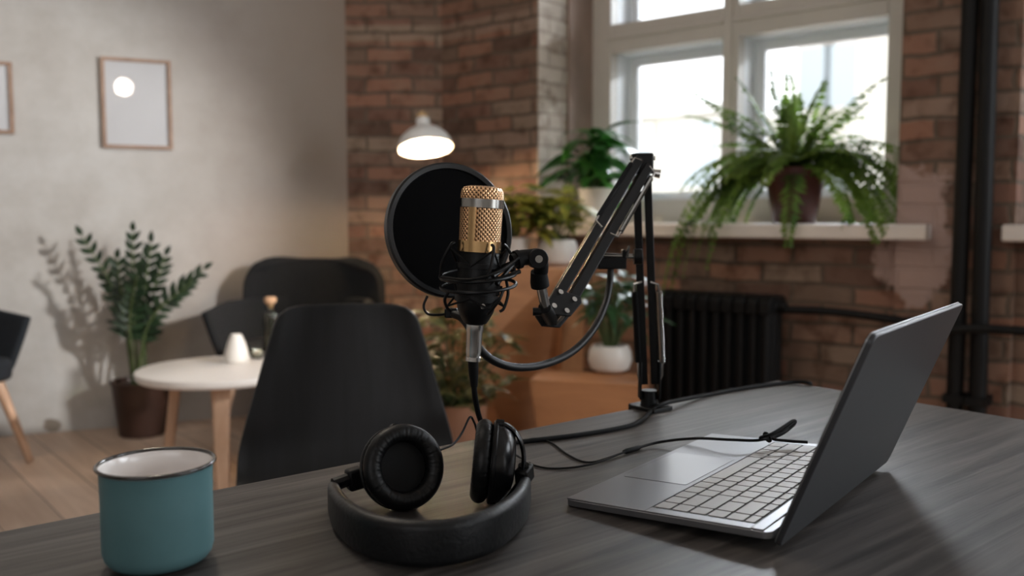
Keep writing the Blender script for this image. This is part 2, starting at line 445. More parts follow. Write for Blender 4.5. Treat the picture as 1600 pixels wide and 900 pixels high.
# ------------------------------------------------------------------ room shell
H = 3.6
NPl = V((-.401, .916, 0)); TPl = V((.916, .401, 0))       # plaster wall: outward normal and run
g0 = G(0, 686, 0); OFFP = NPl.dot(g0) + .05
K0 = PL(543, 300, NPl, OFFP); K0.z = 0                      # where plaster meets brick
K = P(692, 300, K0.y); K.z = 0                              # where the brick wall turns to the window wall
TW = V((.772, -.636, 0)); NW = V((.636, .772, 0))           # window wall: run and outward normal
OFFW = NW.dot(K)
MW = Matrix((TW, NW, V((0, 0, 1)))).transposed().to_4x4(); MW.translation = K
MP = Matrix((TPl, NPl, V((0, 0, 1)))).transposed().to_4x4(); MP.translation = K0
def wl(x, y, off=0.0):      # along-wall distance and height of a sight line on a plane parallel to the window wall
    p = PL(x, y, NW, OFFW + off)
    return (p - K).dot(TW), p.z
def Wp(a, off, z): return K + TW * a + NW * off + V((0, 0, z))
def struct(name, mb, m, M=None, **k):
    o = mb.build(name, m, **k); o['kind'] = 'structure'
    if M is not None: o.matrix_world = M
    return o
zb1 = P(615, 50, K0.y).z; zb2 = P(615, 225, K0.y).z
hb = .085
BANDS = [(zb1 - .03, zb1 + .055), (zb2 - .035, zb2 + .05)]
BR = [(.105, .066, .050), (.20, .108, .080), (.165, .112, .084), (.245, .127, .088), (.23, .175, .135)]
brick_c = brickmat('brown brick', BR, (.115, .088, .068), (.27, .21, .16), bands=BANDS, bright=1.25)
a1, _ = wl(840, 200); a2, _ = wl(1405, 200); a3, _ = wl(1592, 200); a4 = a3 + (a2 - a1)
zs = wl(1300, 350, -.05)[1]                                  # sill top
ap, zp = wl(1432, 330)
brick_w = brickmat('window wall brick', BR, (.115, .088, .068), (.26, .185, .145), bands=BANDS,
                   patch=[((ap, 0, zp + .02), .15, (.42, .30, .265)), ((ap - .02, 0, zp - .17), .15, (.40, .285, .25))], bright=1.2)
brick_pale = brickmat('whitewashed brick', [(.44, .37, .31), (.52, .46, .39), (.46, .40, .34)], (.36, .30, .25), (.58, .54, .48))
pink_plaster = mat('pink plaster', (.34, .25, .21), .85, var=.15, scale=4, bump=.2, bscale=20)

struct('floor', MB().box(-6, 7, -3.4, 7, -.1, 0), M_['floor'])
struct('ceiling', MB().box(-6, 7, -3.4, 7, H, H + .1), M_['ceiling'])
def stain(m, loc, r, col):      # a knocked-off patch of plaster
    nt = m.node_tree; N = nt.nodes; L = nt.links; b = N['Principled BSDF']
    old = b.inputs['Base Color'].links[0].from_socket
    tc = N.new('ShaderNodeTexCoord'); d = N.new('ShaderNodeVectorMath'); d.operation = 'DISTANCE'; d.inputs[1].default_value = loc; L.new(tc.outputs['Object'], d.inputs[0])
    n = N.new('ShaderNodeTexNoise'); n.inputs['Scale'].default_value = 14; L.new(tc.outputs['Object'], n.inputs['Vector'])
    a = N.new('ShaderNodeMath'); a.operation = 'MULTIPLY_ADD'; a.inputs[1].default_value = .09; L.new(n.outputs['Fac'], a.inputs[0]); L.new(d.outputs['Value'], a.inputs[2])
    mr = N.new('ShaderNodeMapRange'); mr.inputs['From Min'].default_value = r + .055; mr.inputs['From Max'].default_value = r + .04; L.new(a.outputs[0], mr.inputs['Value'])
    x = N.new('ShaderNodeMix'); x.data_type = 'RGBA'; L.new(mr.outputs['Result'], x.inputs['Factor']); L.new(old, x.inputs['A']); x.inputs['B'].default_value = tuple(col) + (1,)
    L.new(x.outputs['Result'], b.inputs['Base Color'])
stain(M_['plaster'], tuple(MP.inverted() @ PL(86, 664, NPl, OFFP)), .035, (.20, .17, .14))
struct('wall_back_left', MB().box(-5.6, 0.0, 0, .3, 0, H), M_['plaster'], MP)
o = struct('wall_back', MB().box(-.02, K.x - K0.x, 0, .3, 0, H), brick_c); o.location = K0
wr = MB(); T = .9; ZT = 3.2
wr.box(-.2, a1, 0, T, 0, H)
wr.box(a1, a2, .05, T, 0, zs - .06); wr.box(a1, a2, 0, T, ZT, H)
wr.box(a2, a3, 0, T, 0, H)
wr.box(a3, a4, .05, T, 0, zs - .06); wr.box(a3, a4, 0, T, ZT, H)
wr.box(a4, 8.4, 0, T, 0, H)
struct('wall_right', wr, brick_w, MW)
struct('wall_front', MB().box(-6, 7, -3.3, -3.0, 0, H), M_['ceiling'])
struct('wall_left', MB().box(-5.6, -5.3, -3.2, 3.2, 0, H), M_['ceiling'])
struct('trim_1', MB().box(a1 - .001, a1 + .008, -.002, .24, zs, ZT), brick_pale, MW)
struct('trim_2', MB().box(a1 - .001, a1 + .022, .24, .46, zs, ZT), pink_plaster, MW)

# ------------------------------------------------------------------ windows
OW = .45                                                    # depth of the window in its niche
ol = wl(954, 84, OW)[0]; om0 = wl(1129, 63, OW)[0]; om1 = wl(1154, 56, OW)[0]; orr = wl(1388, 20, OW)[0]
zlow = wl(1040, 312, OW)[1]; zt_lo = (wl(954, 84, OW)[1] + wl(1270, 38, OW)[1]) / 2
zt_hi = zt_lo + (wl(954, 40, OW)[1] - wl(954, 84, OW)[1])
ztop = ZT - .12
def window(name, da):
    w = thing(name, None, None, Wp(a1 + da, OW, zs), kind='structure')
    M = MW @ Matrix.Translation((da, 0, 0))
    f = MB(M)
    y0, y1 = OW, OW + .07
    f.box(a1, ol, y0, y1, zs, ZT); f.box(orr, a2, y0, y1, zs, ZT)
    f.box(om0, om1, y0, y1, zs, ZT)
    for xa, xb in ((ol, om0), (om1, orr)):
        f.box(xa, xb, y0, y1, zs, zlow); f.box(xa, xb, y0, y1, zt_lo, zt_hi); f.box(xa, xb, y0, y1, ztop, ZT)
    # raised mouldings on transom and mullion
    zm = (zt_lo + zt_hi) / 2
    for xa, xb in ((ol, om0), (om1, orr)):
        f.box(xa - .03, xb + .0, y0 - .012, y0 + .01, zm - .008, zm + .012)
    f.box((om0 + om1) / 2 - .012, (om0 + om1) / 2 + .012, y0 - .014, y0 + .01, zs + .05, ztop)
    f.build('window_frame', M_['white_paint'], w, bevel=.004)
    for xa, xb in ((ol, om0), (om1, orr)):
        for za, zb in ((zlow, zt_lo), (zt_hi, ztop)):
            l = MB(M); ya, yb = y1 - .02, OW + .24; t = .004
            l.box(xa - .02, xa, y1, yb, za - .02, zb + .02); l.box(xb, xb + .02, y1, yb, za - .02, zb + .02)
            l.box(xa, xb, y1, yb, za - .02, za); l.box(xa, xb, y1, yb, zb, zb + .02)
            e = .045                                        # outer sash
            l.box(xa, xa + e, yb - .04, yb, za, zb); l.box(xb - e, xb, yb - .04, yb, za, zb)
            l.box(xa + e, xb - e, yb - .04, yb, za, za + e); l.box(xa + e, xb - e, yb - .04, yb, zb - e, zb)
            s = l.build('sash', M_['white_lining'], w)
            g = MB(M).box(xa + e, xb - e, yb - .022, yb - .018, za + e, zb - e)
            g.build('pane', M_['glass'], s)
    s = MB(M)
    s.box(a1 + .023, a2 - .001, -.005, OW + .02, zs - .06, zs)
    l0 = a1 - .03 if da else wl(878, 350)[0]
    l1 = wl(1447, 365, -.07)[0]
    s.box(l0, l1, -.075, -.004, zs - .06, zs)
    s.build('window_sill', M_['sill_paint'], w, bevel=.008)
    return w
window('window_1', 0)
window('window_2', a3 - a1)

# ------------------------------------------------------------------ street outside
def building(label, ax0, ax1, off, z0, z1, cols, rows, ww, wh, zr):
    b = thing('apartment_building', label, 'building', Wp((ax0 + ax1) / 2, off, z0))
    MB(MW).box(ax0, ax1, off, off + 5, z0, z1).build('wall', M_['facade'], b)
    MB(MW).box(ax0 - .15, ax1 + .15, off - .2, off + 5.1, z1, z1 + .22).build('cornice', M_['far_trim'], b)
    for i in range(cols):
        for j in range(rows):
            xc = ax0 + (ax1 - ax0) * (i + .5) / cols; zc = zr - j * (wh * 1.9)
            m = MB(MW)
            m.box(xc - ww / 2 - .1, xc + ww / 2 + .1, off - .06, off + .02, zc - wh / 2 - .1, zc + wh / 2 + .1)
            q = m.build('window_surround', M_['far_trim'], b)
            MB(MW).box(xc - ww / 2, xc + ww / 2, off - .08, off - .055, zc - wh / 2, zc + wh / 2).build('pane', M_['far_pane'], q)
D = 16
x0 = wl(930, 250, D)[0]; x1 = wl(1235, 250, D)[0]
building('low cream building seen through the left half of the window', x0 - 1.5, wl(1150, 200, D)[0], D, -8, wl(1050, 182, D)[1], 3, 3, .9, 1.5, wl(1060, 243, D)[1])
building('tall pale building seen through the right half of the window', wl(1255, 200, D + 6)[0], wl(1330, 200, D + 6)[0], D + 6, -8, wl(1290, 30, D + 6)[1], 2, 4, .9, 1.7, wl(1290, 120, D + 6)[1])

# ------------------------------------------------------------------ world and lights
w = bpy.data.worlds.new('sky'); S.world = w; w.use_nodes = True
bg = w.node_tree.nodes['Background']; bg.inputs['Color'].default_value = (.93, .97, 1, 1); bg.inputs['Strength'].default_value = 2.6
def area(name, loc, target, sx, sy, power, col=(1, 1, 1), spread=180):
    l = bpy.data.lights.new(name, 'AREA'); l.shape = 'RECTANGLE'; l.size = sx; l.size_y = sy; l.energy = power; l.color = col
    l.spread = math.radians(spread)
    o = bpy.data.objects.new(name, l); COL.objects.link(o); o.location = loc
    o.rotation_euler = (V(target) - V(loc)).to_track_quat('-Z', 'Y').to_euler(); return o
def point(name, loc, r, power, col):
    l = bpy.data.lights.new(name, 'POINT'); l.shadow_soft_size = r; l.energy = power; l.color = col
    o = bpy.data.objects.new(name, l); COL.objects.link(o); o.location = loc; return o
# daylight pouring through the windows from the open sky above the street
area('sky_light_window', Wp((a1 + a2) / 2, 3.6, 4.4), Wp((a1 + a2) / 2, -1.2, .9), 3.5, 2.5, 2000, (.86, .93, 1))
area('sky_light_second_window', Wp((a3 + a4) / 2, 3.6, 4.4), Wp((a3 + a4) / 2, -1.2, .9), 3.5, 2.5, 2000, (.86, .93, 1))
# a window farther along the same wall, then two added fill lights
area('side_window_light', Wp(5.4, -.25, 1.9), Wp(3.2, -3.0, .8), 1.5, 1.9, 62, (.88, .94, 1))
area('rear_fill_light', (-1.2, -2.7, 2.2), (-1.2, 2.0, .9), 2.4, 1.6, 16, (.97, .97, 1))  # added soft fill, standing in for windows behind the viewer
area('overhead_fill_light', (-1.5, 1.9, 3.45), (-1.5, 2.2, 0), 2.6, 2.0, 14, (1, .93, .85))  # added broad fill from overhead, not a fixture
# hanging bulbs overhead
pr_ = PL(193, 136, NPl, OFFP - .016); dr_ = ray(193, 136); dr_ = dr_ - NPl * (2 * dr_.dot(NPl))
point('ceiling_bulb', pr_ + dr_ * 2.6, .06, 12, (1, .88, .72))
# the lamp that throws the plant's shadow on the plaster
sl = bpy.data.lights.new('spot_lamp', 'SPOT'); sl.energy = 570; sl.color = (1, .97, .94); sl.shadow_soft_size = .09; sl.spot_size = math.radians(34); sl.spot_blend = .7
so = bpy.data.objects.new('spot_lamp', sl); COL.objects.link(so); so.location = (2.05, 2.1, 1.85)
so.rotation_euler = (V((-2.35, 4.1, 1.05)) - so.location).to_track_quat('-Z', 'Y').to_euler()
S.view_settings.view_transform = 'Standard'
S.view_settings.look = 'None'
S.view_settings.exposure = .28
S.cycles.use_denoising = True
S.cycles.max_bounces = 8
S.cycles.sample_clamp_indirect = 6
S.cycles.caustics_reflective = False; S.cycles.caustics_refractive = False
# ------------------------------------------------------------------ desk
DZ = .75
C0 = G(1215, 594, DZ)
UA = math.radians(39.44)
U1 = V((math.cos(UA), math.sin(UA), 0)); U2 = V((math.sin(UA), -math.cos(UA), 0))
desk = thing('desk', 'large desk with charcoal stained wooden top carrying laptop, microphone arm and headphones', 'desk', tuple(C0 - U1 * 1.0 + U2 * .45 - V((0, 0, DZ))))
q = [C0, C0 - U1 * 2.0, C0 - U1 * 2.0 + U2 * .92, C0 + U2 * .92]
MB().prism([(p.x, p.y) for p in q], DZ - .035, DZ).build('tabletop', M_['desk'], desk, bevel=.0025)
fr = MB()
for s_, e_ in ((.1, 1.9),):
    for k in (.1, .82):
        c = C0 - U1 * 1.0 + U2 * k; c.z = DZ - .055
        fr.obox(c, U1 * .88, U2 * .02, V((0, 0, .0195)))
    for k in (.12, 1.88):
        c = C0 - U1 * k + U2 * .46; c.z = DZ - .055
        fr.obox(c, U1 * .02, U2 * .34, V((0, 0, .0195)))
fr.build('apron_frame', M_['black_metal'], desk)
for i in (.12, 1.88):
    for j in (.1, .82):
        c = C0 - U1 * i + U2 * j
        c.z = (DZ - .036) / 2
        MB().obox(c, U1 * .02, U2 * .02, V((0, 0, (DZ - .036) / 2))).build('leg', M_['black_metal'], desk, bevel=.002)

# ------------------------------------------------------------------ mug
mc = G(249, 877, DZ)
mug = thing('enamel_mug', 'teal blue enamel mug with white inside and dark rim on the desk', 'mug', tuple(mc))
MT = Matrix.Translation(mc)
R = .0462; HM = .0885
MB().lathe([(0, .001), (.030, .001), (.036, .0015), (.041, .004), (.0445, .0085), (R, .015), (R, .06), (R + .0004, HM - .006), (R + .0012, HM - .0025)], MT, 64).build('mug_body', M_['teal'], mug)
MB().lathe([(R + .0006, HM - .001), (R - .0012, HM - .004), (R - .0018, HM - .012), (R - .0022, .018), (R - .005, .009), (.036, .005), (0, .0045)], MT, 64).build('mug_lining', M_['white_enamel'], mug)
MB().torus(Matrix.Translation(mc + V((0, 0, HM))), R + .0022, .0017, 72, 12).build('mug_rim', M_['dark_enamel'], mug)

# ------------------------------------------------------------------ laptop
LA = G(882, 778, DZ + .0085)
yaw = .9223
wv = V((math.cos(yaw), math.sin(yaw), 0)); dv = V((wv.y, -wv.x, 0))
ML = Matrix((dv, wv, V((0, 0, 1)))).transposed().to_4x4(); ML.translation = V((LA.x, LA.y, DZ))
LW, LD, TILT = .36, .223, .05
lap = thing('laptop', 'open grey laptop with its lid leaning back on the right of the desk', 'laptop', (LA.x, LA.y, DZ))
MBs = ML @ Matrix.Translation((0, 0, .0085)) @ Matrix.Rotation(-TILT, 4, 'Y')
def rrect(x0, x1, y0, y1, r, n=5):
    pts = []
    for cx, cy, a in ((x1 - r, y1 - r, 0), (x0 + r, y1 - r, 90), (x0 + r, y0 + r, 180), (x1 - r, y0 + r, 270)):
        for i in range(n + 1):
            t = math.radians(a + 90 * i / n); pts.append((cx + r * math.cos(t), cy + r * math.sin(t)))
    return pts
KX0, KX1, KY0, KY1 = .094, .203, .016, LW - .016
def base_part():
    m = MB(MBs)
    m.prism(rrect(0, LD, 0, LW, .009), -.0078, -.0012)
    # top plate left open around the keyboard
    for x0, x1, y0, y1 in ((.0015, KX0, .0015, LW - .0015), (KX0, KX1, .0015, KY0), (KX0, KX1, KY1, LW - .0015)):
        m.box(x0, x1, y0, y1, -.0012, 0)
    m.box(KX1, LD - .008, .003, LW - .003, -.0012, 0)
    return m
base = base_part().build('base', M_['alu'], lap, bevel=.0009)
MB(MBs).box(KX0 + .0003, KX1 - .0003, KY0 + .0003, KY1 - .0003, -.0011, -.0007).build('key_well', M_['key_well'], base)
MB(MBs).prism(rrect(.010, .088, .105, .235, .003), .0001, .0004).build('touchpad', mat('touchpad', (.25, .25, .265), .3, metal=.7), base)
rows = [[1, 1, 1, 1, 1, 1, 5, 1, 1, 1, 1], [1, 1.75] + [1] * 10 + [2.25], [1, 2.25] + [1] * 10 + [1.75], [1, 1.5] + [1] * 11 + [1.5], [1, 2] + [1] * 12, [1] * 15]
u = (KY1 - KY0 - .002) / 15
x = KX0 + .0012
for ri, row in enumerate(rows):
    dep = .0190 if ri < 5 else .0115
    y = KY0 + .001
    for k in row:
        MB(MBs).prism(rrect(x + .0013, x + dep - .0013, y + .0013, y + k * u - .0013, .0018, 3), -.0006, .0004).build('key', M_['key'], base)
        y += k * u
    x += dep
# hinge barrel
MB(ML).cyl((.2185, .05, .0125), (.2185, LW - .05, .0125), .0052).build('hinge', M_['gloss_black'], lap)
LAN = math.radians(68.5); LL = .2125
MLid = ML @ Matrix.Translation((.2240, 0, .0085)) @ Matrix.Rotation(-LAN, 4, 'Y')
lid = MB(MLid).prism(rrect(0, LL, -.0005, LW + .0005, .009), -.0068, -.0012).build('lid', M_['alu_dark'], lap, bevel=.0012)
MB(MLid).prism(rrect(.010, LL - .0015, .0015, LW - .0015, .006), -.0012, .0002).build('screen', M_['screen'], lid)
MB(MLid).prism(rrect(.0005, LL + .0004, -.0010, LW + .0010, .009), -.0019, -.0009).build('lid_edge', mat('bright lid edge', (.48, .49, .50), .3, metal=.9), lid)

# ------------------------------------------------------------------ headphones
def sweep(mb, path, section, up=V((0, 0, 1)), scale=None):
    path = [V(p) for p in path]; k = len(path); n = len(section); vs = []; fs = []
    for i, p in enumerate(path):
        t = (path[min(i + 1, k - 1)] - path[max(i - 1, 0)]).normalized()
        out = t.cross(up).normalized()
        s = scale[i] if scale else (1, 1)
        for a, b in section: vs.append(p + out * (a * s[0]) + up * (b * s[1]))
    for i in range(k - 1):
        for j in range(n):
            fs.append((i * n + j, i * n + (j + 1) % n, (i + 1) * n + (j + 1) % n, (i + 1) * n + j))
    fs.append(tuple(reversed(range(n)))); fs.append(tuple((k - 1) * n + j for j in range(n)))
    return mb.add(vs, fs)
hc = G(670, 800, DZ)
hp = thing('headphones', 'black over-ear headphones lying with padded headband towards the viewer on the desk', 'headphones', tuple(hc))
bp = [G(x, y, DZ + .0215) for x, y in ((521, 758), (523, 778), (538, 806), (572, 832), (620, 846), (672, 849), (722, 842), (770, 825), (805, 797), (819, 768), (820, 748))]
bp = spline(bp, 7)
sec = [(r_[0], r_[1]) for r_ in rrect(-.008, .008, -.0205, .0205, .0075, 4)]
kk = len(bp)
scl = [(1 - .35 * abs(2 * i / (kk - 1) - 1) ** 3, 1 - .38 * abs(2 * i / (kk - 1) - 1) ** 3) for i in range(kk)]
path = [p + V((0, 0, -.0205 * (1 - s[1]))) for p, s in zip(bp, scl)]
sweep(MB(), path, sec, scale=scl).build('headband', mat('headband leatherette', (.0055, .006, .007), .45, bump=.10, bscale=200, spec=.33), hp, sharp=50)
def ear_cup(c, face, up, tilt_out, end, cable_side):
    """c: middle of the cushion face, face: direction of the ear side"""
    M = frame(c, face, V(up).cross(V(face)))
    Rc = .0445
    shell = MB().lathe([(0, -.040), (.020, -.0395), (.030, -.037), (.0375, -.031), (.041, -.024), (.042, -.016), (.042, -.0135), (0, -.0135)], M, 48).build('ear_cup', M_['gloss_black'], hp)
    MB().lathe([(.0425, -.0185), (.0437, -.0175), (.0437, -.0150), (.0425, -.0140)], M, 48).build('cup_ring', M_['black_metal'], shell)
    prof = []
    for i in range(17):
        a = PI * 2 * i / 16
        prof.append((.0345 + .0095 * math.cos(a), -.0045 + .0092 * math.sin(a)))
    cu = MB()
    vs = []; fs = []; n = 240; m = len(prof) - 1
    for j in range(n):
        a = 2 * PI * j / n; wr_ = 1 + .022 * math.sin(a * 31 + 2 * math.sin(a * 5)) + .018 * math.sin(a * 53 + 1)
        for r_, z_ in prof[:m]:
            inn = max(0, (.0345 - r_) / .011)
            vs.append(M @ V((r_ * math.cos(a), r_ * math.sin(a), z_ * (1 + (wr_ - 1) * (1 + 3 * inn)))))
    for j in range(n):
        for i in range(m):
            fs.append((j * m + i, ((j + 1) % n) * m + i, ((j + 1) % n) * m + (i + 1) % m, j * m + (i + 1) % m))
    cu.add(vs, fs).build('ear_cushion', M_['leather'], shell, sharp=0)
    MB().lathe([(0, -.0105), (.026, -.0105), (.026, -.0125), (0, -.0125)], M, 32).build('driver_cloth', M_['rubber'], shell)
    # fork arching over the back of the cup to the headband end
    upv = M.to_3x3() @ V((0, 1, 0)); sid = M.to_3x3() @ V((1, 0, 0)); out = -V(face).normalized()
    arc = []
    for i in range(25):
        a = PI * i / 24
        arc.append(V(c) + out * (.020 + .029 * math.sin(a)) + upv * (.0415 * math.cos(a)))
    yk = MB()
    ks = [( .0042, .0085)]
    tube_pts = arc
    yk2 = []
    for i, p in enumerate(arc):
        yk2.append(p)
    # flat strap section
    n = 8; vs = []; fs = []
    for i, p in enumerate(arc):
        t = (arc[min(i + 1, 24)] - arc[max(i - 1, 0)]).normalized(); nn = t.cross(sid).normalized()
        w_ = .0045 + .003 * math.sin(PI * i / 24)
        for j in range(n):
            a = 2 * PI * j / n
            vs.append(p + sid * (w_ * math.cos(a)) + nn * (.0026 * math.sin(a)))
    for i in range(24):
        for j in range(n): fs.append((i * n + j, i * n + (j + 1) % n, (i + 1) * n + (j + 1) % n, (i + 1) * n + j))
    fs.append(tuple(reversed(range(n)))); fs.append(tuple(24 * n + j for j in range(n)))
    yk.add(vs, fs)
    yo = yk.build('yoke', M_['gloss_black'], hp)
    for e in (arc[0], arc[-1]):
        MB().cyl(e - out * .004, V(e) + out * .004, .0045, n=14).build('pivot', M_['black_metal'], yo)
    mid = arc[12]
    MB().tube(spline([mid, (mid + V(end)) * .5 + V((0, 0, .002)), V(end)], 6), [.006] * 6 + [.0072] * 7, 10).build('slider', M_['black_metal'], hp)
    hd_ = (V(end) - mid).normalized(); hs_ = hd_.cross(V((0, 0, 1))).normalized()
    MB().obox(mid.lerp(V(end), .62), hd_ * .009, hs_ * .0075, hd_.cross(hs_) * .0115).build('hinge', M_['black_plastic'], hp, bevel=.003)
    return M
Lc = P(634, 731, .905); Lc.z = DZ + .0465
ear_cup(Lc, (.47, -.84, .28), (.0, 0, 1), 1, bp[2] + V((0, .0, .004)), -1)
Rc_ = P(746, 725, .93); Rc_.z = DZ + .0465
ear_cup(Rc_, (-.97, -.02, .10), (0, 0, 1), 1, bp[-3] + V((0, 0, .002)), 1)

# ------------------------------------------------------------------ microphone
mb_, mt_ = P(739, 565, 1.02), P(754.5, 289, 1.02)
ax = (mt_ - mb_).normalized()
MM = frame(mb_, ax, (1, 0, 0))
def local_thing(name, label, cat, M):
    o = thing(name, label, cat, M.to_translation()); o.matrix_world = M; ORG[o.name] = V((0, 0, 0)); return o
def meshmat(name, side):
    m = mat(name, (.62, .37, .19), .32, metal=.85)
    nt = m.node_tree; N = nt.nodes; L = nt.links; b = N['Principled BSDF']
    tc = N.new('ShaderNodeTexCoord'); sx = N.new('ShaderNodeSeparateXYZ'); L.new(tc.outputs['Object'], sx.inputs[0])
    def mth(op, a, bb=None):
        n = N.new('ShaderNodeMath'); n.operation = op
        for i, q_ in enumerate((a, bb)):
            if q_ is None: continue
            if isinstance(q_, (int, float)): n.inputs[i].default_value = q_
            else: L.new(q_, n.inputs[i])
        return n.outputs[0]
    if side:
        uu = mth('MULTIPLY', mth('ARCTAN2', sx.outputs['Y'], sx.outputs['X']), .0245); vv = sx.outputs['Z']
    else: uu, vv = sx.outputs['X'], sx.outputs['Y']
    kf = 2 * PI / .0051
    s1 = mth('SINE', mth('MULTIPLY', uu, kf)); s2 = mth('SINE', mth('MULTIPLY', vv, kf))
    h = mth('ADD', mth('MULTIPLY', mth('MULTIPLY', s1, s2), .5), .5)
    r = N.new('ShaderNodeValToRGB'); r.color_ramp.elements[0].position = .12; r.color_ramp.elements[1].position = .55
    r.color_ramp.elements[0].color = (.055, .03, .014, 1); r.color_ramp.elements[1].color = (.82, .49, .265, 1)
    L.new(h, r.inputs['Fac']); L.new(r.outputs['Color'], b.inputs['Base Color'])
    bp_ = N.new('ShaderNodeBump'); bp_.inputs['Strength'].default_value = .9; bp_.inputs['Distance'].default_value = .0012
    L.new(h, bp_.inputs['Height']); L.new(bp_.outputs['Normal'], b.inputs['Normal'])
    return m
mic = local_thing('condenser_microphone', 'black studio microphone with gold mesh head held upright by the boom arm', 'microphone', MM)
I4 = Matrix.Identity(4)
MB().lathe([(.0110, .0437), (.0130, .0445), (.0165, .050), (.0205, .0585), (.0228, .068), (.0232, .076), (.0232, .126), (.0225, .127), (0, .127)], I4, 48).build('mic_body', M_['black_plastic'], mic)
MB().lathe([(.0236, .1275), (.0237, .145), (.0242, .176)], I4, 64).build('grille', meshmat('gold mesh', True), mic)
cap_m = MB().lathe([(.0245, .186), (.0246, .190), (.0238, .1955), (.0212, .1990)], I4, 64); cap_m.lathe([(.0212, .1990), (.0150, .2006), (.006, .2011), (0, .2012)], I4, 64)
cap_m.m = [0 if i < 64 * 3 else 1 for i in range(len(cap_m.f))]
cap_m.build('grille_cap', [bpy.data.materials['gold mesh'], meshmat('gold mesh top', False)], mic)
def band(r, z0, z1, a0=0, a1=2 * PI, th=.0011, n=64):
    vs = []; fs = []
    for i in range(n + 1):
        a = a0 + (a1 - a0) * i / n
        for rr, zz in ((r, z0), (r + th, z0), (r + th, z1), (r, z1)): vs.append((rr * math.cos(a), rr * math.sin(a), zz))
    for i in range(n):
        for j in range(4): fs.append((i * 4 + j, i * 4 + 4 + j, i * 4 + 4 + (j + 1) % 4, i * 4 + (j + 1) % 4))
    fs += [(3, 2, 1, 0), (n * 4, n * 4 + 1, n * 4 + 2, n * 4 + 3)]
    return MB().add(vs, fs)
band(.0242, .1765, .186).build('gold_band', M_['chrome'], mic, sharp=50)['label'] = 'polished band under the mesh cap'
band(.0236, .1265, .139).build('gold_band', M_['gold'], mic, sharp=50)
for aa in (-1.95, 1.19):
    band(.0241, .1385, .177, aa - .17, aa + .17, .0009, 10).build('grille_strut', M_['gold'], mic, sharp=50)
MB().lathe([(.0095, .0435), (.0100, .043), (.0100, .036), (.0092, .034), (.0088, .012), (.0080, .006), (.0086, .0055), (.0086, .001), (.006, 0), (0, 0)], I4, 32).build('cable_connector', M_['steel'], mic)
sw = MB().box(.0215, .0262, -.006, .006, .078, .094); sw.cyl((.026, 0, .086), (.029, 0, .086), .003)
sw.build('switch', M_['black_metal'], mic, bevel=.0008)
MB().cyl((.008, -.0205, .066), (.0085, -.0232, .0665), .003, n=14).build('badge_screw', M_['chrome'], mic)

# ------------------------------------------------------------------ shock mount
sm = local_thing('shock_mount', 'black spider shock mount with elastic cords gripping the microphone body', 'shock mount', MM)
TR = Matrix.Translation((0, 0, .100)) @ Matrix.Rotation(-.10, 4, 'Y') @ Matrix.Rotation(.12, 4, 'X')
MB().torus(TR, .043, .0021, 64, 8).build('outer_ring', M_['black_metal'], sm)
MB().torus(TR @ Matrix.Translation((0, 0, -.012)), .043, .0021, 64, 8).build('outer_ring', M_['black_metal'], sm)
band(.0240, .070, .0775).build('clamp_ring', M_['black_metal'], sm)
band(.0240, .108, .1135).build('clamp_ring', M_['black_metal'], sm)
el = []
for k in range(4):
    a = math.radians(28 + 90 * k)
    ca, sa = math.cos(a), math.sin(a)
    hi = V((.036 * ca, .036 * sa, .132)); lo = V((.036 * ca, .036 * sa, .062))
    r1 = TR @ V((.043 * math.cos(a - .25), .043 * math.sin(a - .25), 0)); r2 = TR @ V((.043 * math.cos(a + .25), .043 * math.sin(a + .25), -.012))
    MB().tube(spline([r1, (r1 + hi) * .5 + V((ca, sa, 0)) * .004, hi, V((.031 * ca, .031 * sa, .136))], 6), .0018, 8).build('arm', M_['black_metal'], sm)
    MB().tube(spline([r2, (r2 + lo) * .5 + V((ca, sa, 0)) * .004, lo, V((.031 * ca, .031 * sa, .058))], 6), .0018, 8).build('arm', M_['black_metal'], sm)
    a2_ = a + PI / 4
    inn = V((.0255 * math.cos(a2_), .0255 * math.sin(a2_), .1105)); inn2 = V((.0255 * math.cos(a2_), .0255 * math.sin(a2_), .074))
    an = a + PI / 2
    hin = V((.036 * math.cos(an), .036 * math.sin(an), .130)); lon = V((.036 * math.cos(an), .036 * math.sin(an), .064))
    MB().tube([V((.036 * ca, .036 * sa, .130)), inn, hin], .0012, 6).build('elastic_cord', M_['rubber'], sm)
    MB().tube([V((.036 * ca, .036 * sa, .064)), inn2, lon], .0012, 6).build('elastic_cord', M_['rubber'], sm)
iM = MM.inverted()
def ml(x, y, Y): return iM @ P(x, y, Y)
br = MB()
jn = ml(806, 408, 1.035)
for rr in (ml(770, 432, .985), ml(782, 418, 1.05), ml(776, 444, 1.0)):
    br.tube(spline([rr, (rr + jn) * .5, jn], 5), .0026, 8)
br.tube(spline([ml(690, 433, .99), ml(735, 437, .972), ml(780, 424, .985), ml(812, 402, 1.03)], 6), .0016, 8)
br.build('bracket', M_['black_metal'], sm)
br = MB()
br.tube([ml(800, 408, 1.035), ml(815, 403, 1.04), ml(830, 401, 1.045)], [.008, .0095, .009], 16)
br.tube(spline([ml(826, 401, 1.045), ml(838, 401, 1.05), ml(845, 411, 1.055), ml(845, 425, 1.06)], 5), [.0088] * 16, 16)
kn = ml(839, 404, 1.045)
br.build('swivel', M_['black_plastic'], sm)
kd = iM.to_3x3() @ V((.15, -1, 0)).normalized()
MB().cyl(kn - kd * .0115, kn + kd * .0115, .0118, n=24).build('knuckle', M_['black_plastic'], sm, bevel=.0012)
MB().cyl(kn + kd * .0115, kn + kd * .0135, .0045, n=12).build('knuckle_screw', M_['chrome'], sm)
MB().tube([ml(806, 406.5, 1.037), ml(812, 404.5, 1.039)], .0112, 20).build('thread_ring', M_['rubber'], sm)
